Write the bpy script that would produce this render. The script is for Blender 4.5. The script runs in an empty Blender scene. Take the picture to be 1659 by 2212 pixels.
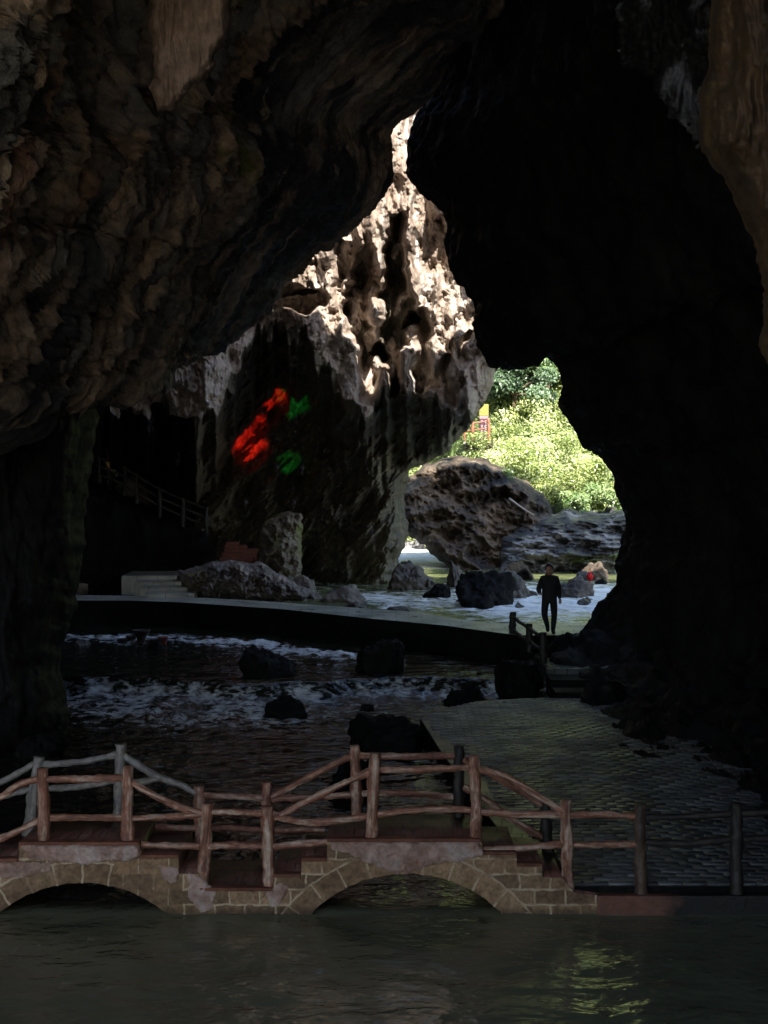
import bpy, math, random
import numpy as np
from math import radians, sin, cos, pi, sqrt

# ------------------------------------------------------------------ camera
scene = bpy.context.scene
COL = scene.collection
F, CX, HY, CAMZ = 3070.0, 829.5, 1000.0, 5.4       # focal length / principal point in survey pixels, eye height
cam = bpy.data.cameras.new('camera')
cam.sensor_fit = 'VERTICAL'; cam.sensor_height = 36; cam.sensor_width = 27
cam.lens = F / 2212.0 * 36
cam.shift_y = -(1106 - HY) / 2212.0
cam.clip_end = 2000
camo = bpy.data.objects.new('camera', cam); COL.objects.link(camo)
camo.location = (0, 0, CAMZ); camo.rotation_euler = (radians(90), 0, 0)
scene.camera = camo

# ------------------------------------------------------------------ light
SUN_EL, SUN_AZ = 48.0, -20.0      # sun stands behind the camera, to the right
world = bpy.data.worlds.new('World'); scene.world = world; world.use_nodes = True
wn = world.node_tree
sky = wn.nodes.new('ShaderNodeTexSky'); sky.sky_type = 'NISHITA'; sky.sun_disc = False
sky.sun_elevation = radians(SUN_EL); sky.sun_rotation = radians(180 + SUN_AZ)
wn.links.new(sky.outputs[0], wn.nodes['Background'].inputs[0])
wn.nodes['Background'].inputs[1].default_value = 0.15
sl = bpy.data.lights.new('sun', 'SUN'); sl.energy = 5.0; sl.angle = radians(0.53); sl.color = (1, 0.94, 0.86)
so = bpy.data.objects.new('sun', sl); COL.objects.link(so)
so.rotation_euler = (radians(90 - SUN_EL), 0, radians(-SUN_AZ))
scene.view_settings.view_transform = 'Standard'; scene.view_settings.look = 'None'
scene.view_settings.exposure = 1.6; scene.view_settings.gamma = 1
scene.cycles.max_bounces = 7; scene.cycles.diffuse_bounces = 3; scene.cycles.glossy_bounces = 4
scene.cycles.sample_clamp_indirect = 6.0
scene.cycles.use_denoising = True

# ------------------------------------------------------------------ numeric helpers
def W(px, py, D):
    "survey pixel + distance -> world point"
    px = np.asarray(px, float); py = np.asarray(py, float); D = np.asarray(D, float) + 0 * px
    return np.stack([(px - CX) * D / F, D, CAMZ - (py - HY) * D / F], -1)
def w3(px, py, D):
    return tuple(float(v) for v in W(px, py, D))
def dist_at(py, z):
    return F * (CAMZ - z) / (py - HY)
_rng = np.random.default_rng(7)
PERM = np.concatenate([_rng.permutation(256)] * 3).astype(np.int32)
GR = _rng.normal(size=(256, 3)); GR /= np.linalg.norm(GR, axis=1)[:, None]
RND = _rng.random((256, 3))
def perlin(P):
    P = np.asarray(P, float); sh = P.shape[:-1]; P = P.reshape(-1, 3)
    i = np.floor(P).astype(np.int64); f = P - i
    u = f * f * f * (f * (f * 6 - 15) + 10)
    out = np.zeros(len(P)); i = i & 255
    for dx in (0, 1):
        wx = u[:, 0] if dx else 1 - u[:, 0]
        a = PERM[(i[:, 0] + dx)]
        for dy in (0, 1):
            wy = wx * (u[:, 1] if dy else 1 - u[:, 1])
            b = PERM[a + ((i[:, 1] + dy) & 255)]
            for dz in (0, 1):
                wz = wy * (u[:, 2] if dz else 1 - u[:, 2])
                g = GR[PERM[b + ((i[:, 2] + dz) & 255)]]
                out += wz * (g[:, 0] * (f[:, 0] - dx) + g[:, 1] * (f[:, 1] - dy) + g[:, 2] * (f[:, 2] - dz))
    return (out * 1.6).reshape(sh)
def fbm(P, octv=5, gain=0.5, lac=2.03):
    P = np.asarray(P, float); s = 0; a = 1.0
    for k in range(octv):
        s = s + a * perlin(P + 17.3 * k); P = P * lac; a *= gain
    return s
def ridged(P, octv=4, gain=0.5, lac=2.1):
    P = np.asarray(P, float); s = 0; a = 1.0
    for k in range(octv):
        s = s + a * (1 - 2 * np.abs(perlin(P + 9.1 * k))); P = P * lac; a *= gain
    return s
def worley(P):
    P = np.asarray(P, float); sh = P.shape[:-1]; P = P.reshape(-1, 3)
    i = np.floor(P).astype(np.int64); best = np.full(len(P), 9.0)
    for dx in (-1, 0, 1):
        for dy in (-1, 0, 1):
            for dz in (-1, 0, 1):
                c = i + (dx, dy, dz); cc = c & 255
                h = PERM[PERM[PERM[cc[:, 0]] + cc[:, 1]] + cc[:, 2]]
                q = c + RND[h] - P
                best = np.minimum(best, (q * q).sum(1))
    return np.sqrt(best).reshape(sh)
def cells(P):
    "random value of the nearest cell and distance to it"
    P = np.asarray(P, float); sh = P.shape[:-1]; P = P.reshape(-1, 3); i = np.floor(P).astype(np.int64); best = np.full(len(P), 9.0); val = np.zeros(len(P))
    for dx in (-1, 0, 1):
        for dy in (-1, 0, 1):
            c = i + (dx, dy, 0); cc = c & 255; h = PERM[PERM[PERM[cc[:, 0]] + cc[:, 1]] + cc[:, 2]]; q = (c + RND[h] - P)[:, :2]; d = (q * q).sum(1)
            m = d < best; best[m] = d[m]; val[m] = RND[h[m], 2]
    return val.reshape(sh), np.sqrt(best).reshape(sh)
def sst(a, b, x):
    t = np.clip((np.asarray(x, float) - a) / (b - a), 0, 1); return t * t * (3 - 2 * t)
def catmull(A, n):
    "A (k, ...) -> (n, ...) through the control values"
    k = len(A); t = np.linspace(0, k - 1, n); i = np.minimum(t.astype(int), k - 2); f = t - i
    f = f.reshape((-1,) + (1,) * (A.ndim - 1))
    Pm = np.concatenate([[2 * A[0] - A[1]], A, [2 * A[-1] - A[-2]]])
    p0, p1, p2, p3 = Pm[i], Pm[i + 1], Pm[i + 2], Pm[i + 3]
    return 0.5 * (2 * p1 + (p2 - p0) * f + (2 * p0 - 5 * p1 + 4 * p2 - p3) * f ** 2 + (3 * p1 - p0 - 3 * p2 + p3) * f ** 3)
def normals(P):
    du = np.gradient(P, axis=0); dv = np.gradient(P, axis=1)
    n = np.cross(du, dv); l = np.linalg.norm(n, axis=-1, keepdims=True); l[l < 1e-9] = 1
    return n / l

# ------------------------------------------------------------------ object helpers
def tag(o, label=None, cat=None, group=None, kind=None):
    if label: o['label'] = label
    if cat: o['category'] = cat
    if group: o['group'] = group
    if kind: o['kind'] = kind
    return o
def empty(name, loc, label, cat, group=None, rz=0):
    o = bpy.data.objects.new(name, None); COL.objects.link(o); o.location = loc; o.rotation_euler = (0, 0, rz)
    o.empty_display_size = 0.2
    return tag(o, label, cat, group)
def link(name, me, parent=None):
    o = bpy.data.objects.new(name, me); COL.objects.link(o)
    if parent is not None:
        o.parent = parent
        if parent.parent is not None:
            o.location = (0, 0, 0)
        else:
            o.location = -parent.location
    return o
def raw_mesh(name, V, Fc, mats, smooth=True, fm=None, attrs=None):
    V = np.asarray(V, np.float32).reshape(-1, 3); Fc = np.asarray(Fc, np.int32)
    me = bpy.data.meshes.new(name); n = Fc.shape[1]
    me.vertices.add(len(V)); me.vertices.foreach_set('co', V.ravel())
    me.loops.add(Fc.size); me.loops.foreach_set('vertex_index', Fc.ravel())
    me.polygons.add(len(Fc)); me.polygons.foreach_set('loop_start', np.arange(0, Fc.size, n, dtype=np.int32))
    if smooth: me.polygons.foreach_set('use_smooth', np.ones(len(Fc), bool))
    for m in (mats if isinstance(mats, (list, tuple)) else [mats]): me.materials.append(m)
    if fm is not None: me.polygons.foreach_set('material_index', np.asarray(fm, np.int32))
    for k, a in (attrs or {}).items():
        a = np.asarray(a, np.float32)
        if a.ndim == 2:
            at = me.attributes.new(k, 'FLOAT_VECTOR', 'POINT'); at.data.foreach_set('vector', a.ravel())
        else:
            at = me.attributes.new(k, 'FLOAT', 'POINT'); at.data.foreach_set('value', a.ravel())
    me.update(calc_edges=True); me.validate()
    return me
def grid_faces(nu, nv, wrap=False):
    i, j = np.meshgrid(np.arange(nu - 1), np.arange(nv if wrap else nv - 1), indexing='ij')
    a = i * nv + j; j2 = (j + 1) % nv
    return np.stack([a, (i + 1) * nv + j, (i + 1) * nv + j2, i * nv + j2], -1).reshape(-1, 4)
def grid_obj(name, P, mat, mask=None, attrs=None, parent=None, flow=True):
    nu, nv = P.shape[:2]; Fc = grid_faces(nu, nv)
    if mask is not None:
        m = mask.ravel(); Fc = Fc[m[Fc].all(1)]
    V = P.reshape(-1, 3); at = {k: (a.reshape(-1, 3) if a.ndim == 3 else a.ravel()) for k, a in (attrs or {}).items()}
    if 'flow' not in at and flow: at['flow'] = V * (1, 1, .4)
    used = np.zeros(len(V), bool); used[Fc.ravel()] = True
    if not used.all():
        re = np.cumsum(used) - 1; V = V[used]; Fc = re[Fc]; at = {k: a[used] for k, a in at.items()}
    return link(name, raw_mesh(name, V, Fc, mat, attrs=at), parent)

class MB:
    "collects quads / tris in one mesh"
    def __init__(s): s.V = []; s.F = []; s.M = []
    def add(s, V, Fc, m=0):
        b = len(s.V); s.V += [tuple(map(float, v)) for v in V]
        for f in Fc: s.F.append(tuple(int(i) + b for i in f)); s.M.append(m)
    def box(s, x0, x1, y0, y1, z0, z1, m=0):
        V = [(x, y, z) for x in (x0, x1) for y in (y0, y1) for z in (z0, z1)]
        s.add(V, [(0, 1, 3, 2), (4, 6, 7, 5), (0, 4, 5, 1), (2, 3, 7, 6), (0, 2, 6, 4), (1, 5, 7, 3)], m)
    def tube(s, pts, r, n=10, m=0, wob=0.0, seed=0, cap=True):
        P = np.array(pts, float); k = len(P); R = np.broadcast_to(np.asarray(r, float), (k,))
        T = np.gradient(P, axis=0); T /= np.linalg.norm(T, axis=1)[:, None]
        up = np.array([0, 0, 1.0]) if abs(T[:, 2]).mean() < .8 else np.array([0, 1.0, 0])
        V = []
        for i in range(k):
            a = np.cross(T[i], up); a /= np.linalg.norm(a); b = np.cross(a, T[i])
            for j in range(n):
                th = 2 * pi * j / n; V.append(P[i] + R[i] * (cos(th) * a + sin(th) * b))
        V = np.array(V)
        if wob:
            c = np.repeat(P, n, 0); d = V - c
            V = c + d * (1 + wob * fbm(V * 9 + seed * 3.7, 3) + wob * .6 * perlin(V * (3.1, 3.1, 3.1) + seed))[:, None]
        Fc = [(i * n + j, i * n + (j + 1) % n, (i + 1) * n + (j + 1) % n, (i + 1) * n + j) for i in range(k - 1) for j in range(n)]
        b = len(s.V); s.add(V, Fc, m)
        if cap:
            for e, q in ((0, 0), (k - 1, 1)):
                s.V.append(tuple(P[e])); c = len(s.V) - 1
                for j in range(n):
                    x, y = b + e * n + j, b + e * n + (j + 1) % n
                    s.F.append((x, y, c) if q else (y, x, c)); s.M.append(m)
    def build(s, name, mats, parent=None, smooth=False, bevel=0):
        me = bpy.data.meshes.new(name); me.from_pydata(s.V, [], s.F)
        for m in (mats if isinstance(mats, (list, tuple)) else [mats]): me.materials.append(m)
        me.polygons.foreach_set('material_index', s.M)
        if smooth: me.polygons.foreach_set('use_smooth', [True] * len(s.F))
        me.update()
        o = link(name, me, parent)
        if bevel:
            md = o.modifiers.new('bevel', 'BEVEL'); md.width = bevel; md.segments = 2
        return o

# ------------------------------------------------------------------ materials
def new_mat(name):
    m = bpy.data.materials.new(name); m.use_nodes = True; nt = m.node_tree
    return m, nt, nt.nodes['Principled BSDF']
class NT:
    def __init__(s, nt): s.nt = nt
    def n(s, t, **kw):
        x = s.nt.nodes.new(t)
        for k, v in kw.items(): setattr(x, k, v)
        return x
    def l(s, a, b): s.nt.links.new(a, b)
    def noise(s, vec, scale, detail=5, rough=.55, dist=0.0):
        x = s.n('ShaderNodeTexNoise'); x.inputs['Scale'].default_value = scale; x.inputs['Detail'].default_value = detail
        x.inputs['Roughness'].default_value = rough; x.inputs['Distortion'].default_value = dist
        if vec is not None: s.l(vec, x.inputs['Vector'])
        return x.outputs['Fac']
    def ramp(s, fac, stops, interp='LINEAR'):
        x = s.n('ShaderNodeValToRGB'); x.color_ramp.interpolation = interp; e = x.color_ramp.elements
        while len(e) < len(stops): e.new(.5)
        for i, (p, c) in enumerate(stops):
            e[i].position = p; e[i].color = (c if isinstance(c, tuple) else (c, c, c)) + (1,)
        s.l(fac, x.inputs[0]); return x.outputs[0]
    def mix(s, fac, a, b, mode='MIX'):
        x = s.n('ShaderNodeMix', data_type='RGBA', blend_type=mode)
        for v, i in ((fac, 0), (a, 6), (b, 7)):
            if isinstance(v, (int, float)): x.inputs[i].default_value = v
            elif isinstance(v, tuple): x.inputs[i].default_value = v + (1,)
            else: s.l(v, x.inputs[i])
        return x.outputs[2]
    def math(s, op, a, b=None):
        x = s.n('ShaderNodeMath', operation=op)
        for i, v in enumerate((a, b)):
            if v is None: continue
            if isinstance(v, (int, float)): x.inputs[i].default_value = v
            else: s.l(v, x.inputs[i])
        return x.outputs[0]
    def attr(s, name, out='Vector'):
        return s.n('ShaderNodeAttribute', attribute_name=name).outputs[out]
    def pos(s): return s.n('ShaderNodeNewGeometry').outputs['Position']
    def obj(s): return s.n('ShaderNodeTexCoord').outputs['Object']
    def mapping(s, vec, scale=(1, 1, 1), rot=(0, 0, 0)):
        x = s.n('ShaderNodeMapping'); x.inputs['Scale'].default_value = scale; x.inputs['Rotation'].default_value = rot
        s.l(vec, x.inputs[0]); return x.outputs[0]
    def bump(s, h, strength, dist, prev=None):
        x = s.n('ShaderNodeBump'); x.inputs['Strength'].default_value = strength; x.inputs['Distance'].default_value = dist
        s.l(h, x.inputs['Height'])
        if prev is not None: s.l(prev, x.inputs['Normal'])
        return x.outputs[0]
def rock_mat(name, ramp, patches=(), scale=.8, fine=5.0, rough=(.55, .9), bump=.6, vec='flow', var=(.55, 1.35), spec=.35):
    "ramp: base colours along the flow noise; patches: (colour, scale, lo, hi, offset)"
    m, nt, b = new_mat(name); g = NT(nt)
    fl = g.attr('flow') if vec == 'flow' else g.obj()
    po = g.pos()
    c = g.ramp(g.noise(fl, scale, 7, .62, .6), ramp)
    for i, (pc, ps, lo, hi) in enumerate(patches):
        mv = g.n('ShaderNodeVectorMath', operation='ADD'); mv.inputs[1].default_value = (13.1 * i + 5, 7.7 * i, 3.3 * i); g.l(fl, mv.inputs[0])
        f = g.ramp(g.noise(mv.outputs[0], ps, 6, .6, .4), [(lo, 0.0), (hi, 1.0)])
        c = g.mix(f, c, pc)
    fn = g.noise(po, fine, 8, .65)
    c = g.mix(1.0, c, g.ramp(fn, [(.25, var[0]), (.75, var[1])]), 'MULTIPLY')
    g.l(c, b.inputs['Base Color'])
    g.l(g.ramp(g.noise(po, 2.2, 4), [(.3, rough[0]), (.7, rough[1])]), b.inputs['Roughness'])
    b.inputs['Specular IOR Level'].default_value = spec
    n1 = g.bump(g.noise(fl, fine * .9, 9, .68), bump, .12)
    n2 = g.bump(g.noise(po, fine * 5, 6, .65), bump * .6, .02, n1)
    g.l(n2, b.inputs['Normal'])
    return m
def plain(name, col, rough=.6, var=.25, scale=8.0, bump=.2, metal=0, spec=.4):
    m, nt, b = new_mat(name); g = NT(nt); po = g.obj()
    f = g.noise(po, scale, 6, .6)
    c = g.mix(1.0, col, g.ramp(f, [(.3, 1 - var), (.7, 1 + var)]), 'MULTIPLY')
    g.l(c, b.inputs['Base Color']); b.inputs['Roughness'].default_value = rough; b.inputs['Metallic'].default_value = metal
    b.inputs['Specular IOR Level'].default_value = spec
    if bump: g.l(g.bump(g.noise(po, scale * 4, 5), bump, .01), b.inputs['Normal'])
    return m

M = {}
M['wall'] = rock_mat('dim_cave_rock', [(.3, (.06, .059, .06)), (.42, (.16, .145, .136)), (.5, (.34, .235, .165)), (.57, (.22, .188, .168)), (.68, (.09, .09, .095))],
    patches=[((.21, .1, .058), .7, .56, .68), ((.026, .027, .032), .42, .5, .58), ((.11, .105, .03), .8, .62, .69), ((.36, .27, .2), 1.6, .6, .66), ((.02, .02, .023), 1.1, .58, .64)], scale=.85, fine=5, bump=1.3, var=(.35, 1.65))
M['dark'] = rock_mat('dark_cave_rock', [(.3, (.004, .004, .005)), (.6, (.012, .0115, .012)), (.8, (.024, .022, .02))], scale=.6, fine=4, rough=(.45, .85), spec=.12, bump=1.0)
M['curtain'] = rock_mat('pale_limestone', [(.3, (.07, .048, .033)), (.42, (.24, .18, .135)), (.51, (.33, .26, .205)), (.6, (.47, .4, .34)), (.7, (.28, .2, .15))],
    patches=[((.75, .7, .65), 1.4, .6, .68), ((.10, .075, .055), 1.1, .58, .68)], scale=1.0, fine=6, bump=.8)
M['outcrop'] = rock_mat('brown_limestone', [(.3, (.025, .018, .014)), (.5, (.09, .065, .043)), (.65, (.17, .13, .09)), (.8, (.05, .04, .032))],
    patches=[((.018, .017, .017), .5, .5, .62), ((.26, .21, .14), 1.2, .62, .7)], scale=.8, fine=5, bump=.9)
M['ledge'] = rock_mat('grey_layered_rock', [(.3, (.015, .015, .015)), (.5, (.055, .054, .053)), (.6, (.3, .295, .29)), (.7, (.04, .04, .04))],  # pale step in the ramp paints highlights on the dark ledge rock
    patches=[((.1, .13, .03), .7, .6, .7)], scale=.9, fine=5, rough=(.3, .7))
M['wet'] = rock_mat('wet_boulder_rock', [(.3, (.03, .027, .024)), (.5, (.085, .072, .06)), (.7, (.14, .115, .095))], scale=1.3, fine=7, rough=(.25, .6), vec='obj')
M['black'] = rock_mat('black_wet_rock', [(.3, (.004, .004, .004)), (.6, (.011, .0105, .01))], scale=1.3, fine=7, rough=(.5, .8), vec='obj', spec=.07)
M['bank'] = rock_mat('rubble_rock', [(.3, (.06, .05, .045)), (.5, (.2, .17, .15)), (.62, (.33, .27, .23)), (.8, (.15, .12, .1))],
    patches=[((.26, .2, .06), 1.2, .6, .7), ((.4, .33, .32), 1.5, .6, .68)], scale=1.2, fine=7)
M['mossy'] = rock_mat('mossy_rock', [(.3, (.06, .05, .04)), (.5, (.18, .15, .11)), (.7, (.27, .24, .19))],
    patches=[((.16, .19, .035), 1.0, .5, .62)], scale=1.2, fine=7)
M['flowstone'] = rock_mat('tan_flowstone', [(.3, (.09, .055, .038)), (.45, (.24, .16, .12)), (.6, (.31, .22, .17)), (.75, (.15, .1, .075))], scale=2.6, fine=7, bump=1.2, var=(.4, 1.5))
M['hang'] = rock_mat('ochre_hanging_rock', [(.3, (.025, .017, .012)), (.5, (.085, .052, .03)), (.65, (.11, .085, .035)), (.8, (.05, .036, .03))], scale=1.1, fine=4)

def water_mat(name, col, rough, b1, b2, sc, foam_col=(.72, .73, .74), fs=(1.7, 1.5, 4.5)):
    m, nt, b = new_mat(name); g = NT(nt); po = g.pos()
    v = g.mapping(po, (1.0, 1.5, 1.0))
    fo = g.attr('foam', 'Fac')
    ft = g.noise(g.mapping(po, fs), 2.2, 7, .64, .5); chop_shade = g.math('ADD', g.math('MULTIPLY', g.attr('chop_shade', 'Fac'), 3.6), 1.0)
    fac = g.ramp(g.math('ADD', g.math('MULTIPLY', fo, 1.0), g.math('MULTIPLY', g.math('SUBTRACT', ft, .5), 2.6)), [(.35, 0.0), (.95, 1.0)])
    fac = g.math('MULTIPLY', fac, g.ramp(fo, [(.02, 0.0), (.15, 1.0)]))
    g.l(g.mix(fac, g.mix(g.attr('chop_shade', 'Fac'), col, tuple(.12 * k for k in col)), foam_col), b.inputs['Base Color'])  # water colour darkened behind the bridge and under its arches as painted shade
    g.l(g.ramp(fac, [(0.0, rough), (1.0, .7)]), b.inputs['Roughness'])
    b.inputs['IOR'].default_value = 1.38; b.inputs['Specular IOR Level'].default_value = .5
    n1 = g.bump(g.math('MULTIPLY', g.noise(v, sc, 3, .5, .4), chop_shade), b1, .25)
    n2 = g.bump(g.math('MULTIPLY', g.noise(v, sc * 4.3, 4, .55, .3), chop_shade), b2, .06, n1)
    n3 = g.bump(g.math('MULTIPLY', ft, fac), .15, .1, n2)
    g.l(n3, b.inputs['Normal'])
    return m
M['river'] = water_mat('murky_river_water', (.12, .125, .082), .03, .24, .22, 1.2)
M['farriver'] = water_mat('far_river_water', (.14, .16, .07), .05, .6, .4, 1.3, (.92, .93, .94), (.85, .95, 1))

def brick_mat(name, c1, c2, mortar, bw, bh, rough, rot=0.0):
    m, nt, b = new_mat(name); g = NT(nt); po = g.pos()
    br = g.n('ShaderNodeTexBrick'); g.l(g.mapping(po, (1, 1, 1), (0, 0, rot)), br.inputs['Vector'])
    br.inputs['Color1'].default_value = c1 + (1,); br.inputs['Color2'].default_value = c2 + (1,); br.inputs['Mortar'].default_value = mortar + (1,)
    br.inputs['Scale'].default_value = 1; br.inputs['Brick Width'].default_value = bw; br.inputs['Row Height'].default_value = bh
    br.inputs['Mortar Size'].default_value = .012; br.inputs['Mortar Smooth'].default_value = .3; br.inputs['Bias'].default_value = -.2
    f = g.noise(po, 1.2, 6, .6); c = g.mix(1.0, br.outputs[0], g.ramp(f, [(.3, .45), (.7, 1.3)]), 'MULTIPLY')
    g.l(c, b.inputs['Base Color'])
    g.l(g.ramp(g.noise(po, .9, 5, .6), [(.35, rough[0]), (.65, rough[1])]), b.inputs['Roughness'])
    h = g.mix(.4, br.outputs['Fac'], g.noise(po, 9, 4))
    inv = g.math('MULTIPLY', br.outputs['Fac'], -1.0)
    n1 = g.bump(inv, .9, .015); n2 = g.bump(g.noise(po, 7, 5, .6), .35, .02, n1)
    n3 = g.bump(g.noise(g.mapping(po, (1, 1, 1)), 3.1, 2), .2, .05, n2)
    g.l(n3, b.inputs['Normal'])
    return m
M['paving'] = brick_mat('wet_brick_paving', (.05, .048, .046), (.04, .038, .036), (.01, .01, .01), .32, .16, (.3, .6))
M['kerbpave'] = brick_mat('pale_kerb_paving', (.19, .18, .14), (.16, .15, .12), (.03, .03, .03), .3, .4, (.3, .6), .12)
M['walk'] = brick_mat('worn_slab_paving', (.42, .41, .34), (.35, .34, .28), (.05, .05, .045), .7, .45, (.25, .5))
M['tile'] = brick_mat('red_deck_tiles', (.16, .062, .045), (.12, .06, .048), (.05, .035, .03), .24, .24, (.4, .7))
M['stone'] = rock_mat('ochre_bridge_stone', [(.3, (.12, .076, .042)), (.5, (.215, .14, .08)), (.7, (.28, .19, .115))],
    patches=[((.19, .16, .045), .9, .56, .68), ((.09, .06, .045), 1.2, .56, .68)], scale=1.5, fine=9, bump=1.0, vec='obj', var=(.45, 1.5))
M['redstone'] = rock_mat('red_brown_render', [(.3, (.10, .034, .02)), (.5, (.18, .068, .04)), (.7, (.23, .1, .062))], scale=1.5, fine=9, bump=.5, vec='obj')
M['plaster'] = rock_mat('flaking_pink_plaster', [(.3, (.3, .16, .11)), (.45, (.45, .29, .23)), (.6, (.56, .44, .39)), (.72, (.3, .13, .08))], scale=2.2, fine=8, bump=.9, vec='obj')
M['mortar'] = plain('pale_mortar', (.40, .32, .23), .8, .35, 12)
def faux_wood(name, ca, cb, cc):
    m, nt, b = new_mat(name); g = NT(nt); po = g.obj()
    f = g.noise(g.attr('flow'), 15.0, 7, .7, .6)
    c = g.ramp(f, [(.36, ca), (.49, cb), (.62, cc)])
    c = g.mix(1.0, c, g.ramp(g.noise(po, 14, 6, .6), [(.3, .6), (.7, 1.3)]), 'MULTIPLY')
    g.l(c, b.inputs['Base Color']); b.inputs['Roughness'].default_value = .6
    g.l(g.bump(f, .8, .02), b.inputs['Normal']); return m
M['woodrail'] = faux_wood('painted_concrete_log', (.1, .036, .02), (.25, .1, .06), (.46, .34, .26))
M['greylog'] = faux_wood('grey_weathered_log', (.12, .105, .095), (.2, .18, .165), (.27, .25, .23))
M['darklog'] = faux_wood('dark_log', (.008, .006, .005), (.016, .012, .01), (.03, .022, .017))
M['brownlog'] = faux_wood('brown_log', (.03, .018, .012), (.07, .04, .026), (.12, .08, .055))
M['orangelog'] = faux_wood('orange_painted_log', (.16, .06, .03), (.27, .11, .06), (.33, .15, .09))
M['soil'] = rock_mat('leafy_soil', [(.3, (.025, .04, .012)), (.5, (.07, .1, .025)), (.65, (.13, .16, .04)), (.8, (.06, .06, .025))], scale=.9, fine=4)
M['ground'] = plain('bare_ground', (.3, .24, .17), .9, .3, .3, 0)
def leaf_mat(name, dark, mid, light):
    m, nt, b = new_mat(name); g = NT(nt)
    c = g.ramp(g.attr('tone', 'Fac'), [(0.0, dark), (.5, mid), (1.0, light)])
    d = g.n('ShaderNodeBsdfDiffuse'); t = g.n('ShaderNodeBsdfTranslucent'); gl = g.n('ShaderNodeBsdfGlossy'); gl.inputs['Roughness'].default_value = .35
    g.l(c, d.inputs[0]); g.l(c, t.inputs[0])
    a = g.n('ShaderNodeMixShader'); a.inputs[0].default_value = .35; g.l(d.outputs[0], a.inputs[1]); g.l(t.outputs[0], a.inputs[2])
    e = g.n('ShaderNodeMixShader'); e.inputs[0].default_value = .06; g.l(a.outputs[0], e.inputs[1]); g.l(gl.outputs[0], e.inputs[2])
    g.l(e.outputs[0], nt.nodes['Material Output'].inputs[0]); return m
M['leaf_bright'] = leaf_mat('yellow_green_leaves', (.1, .15, .035), (.4, .48, .14), (.68, .74, .38))
M['leaf_mid'] = leaf_mat('mid_green_leaves', (.05, .1, .03), (.17, .28, .08), (.38, .48, .2))
M['leaf_dark'] = leaf_mat('dark_green_leaves', (.02, .045, .018), (.075, .14, .06), (.24, .34, .19))
M['bark'] = plain('brown_bark', (.12, .08, .05), .9, .3, 5)

# ------------------------------------------------------------------ cave rock
def rock_disp(P, flow, amp, sc, rid=.5, pits=0.0, pit_sc=1.2):
    d = amp * fbm(flow * sc, 6, .52) + amp * rid * (ridged(flow * sc * 1.7 + 31, 4) - .5)
    if pits: d = d - pits * np.maximum(0, .55 - worley(P * pit_sc)) * 1.6
    return d
def flow_coords(P, d, stretch=.22):
    d = np.array(d, float); d /= np.linalg.norm(d); a = P @ d
    return P - (1 - stretch) * a[..., None] * d
def loft_rows(rows, nrow, ncol):
    A = np.array(rows, float)                       # (R, C, 3)
    A = catmull(A, nrow); return np.moveaxis(catmull(np.moveaxis(A, 1, 0), ncol), 0, 1)

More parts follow.
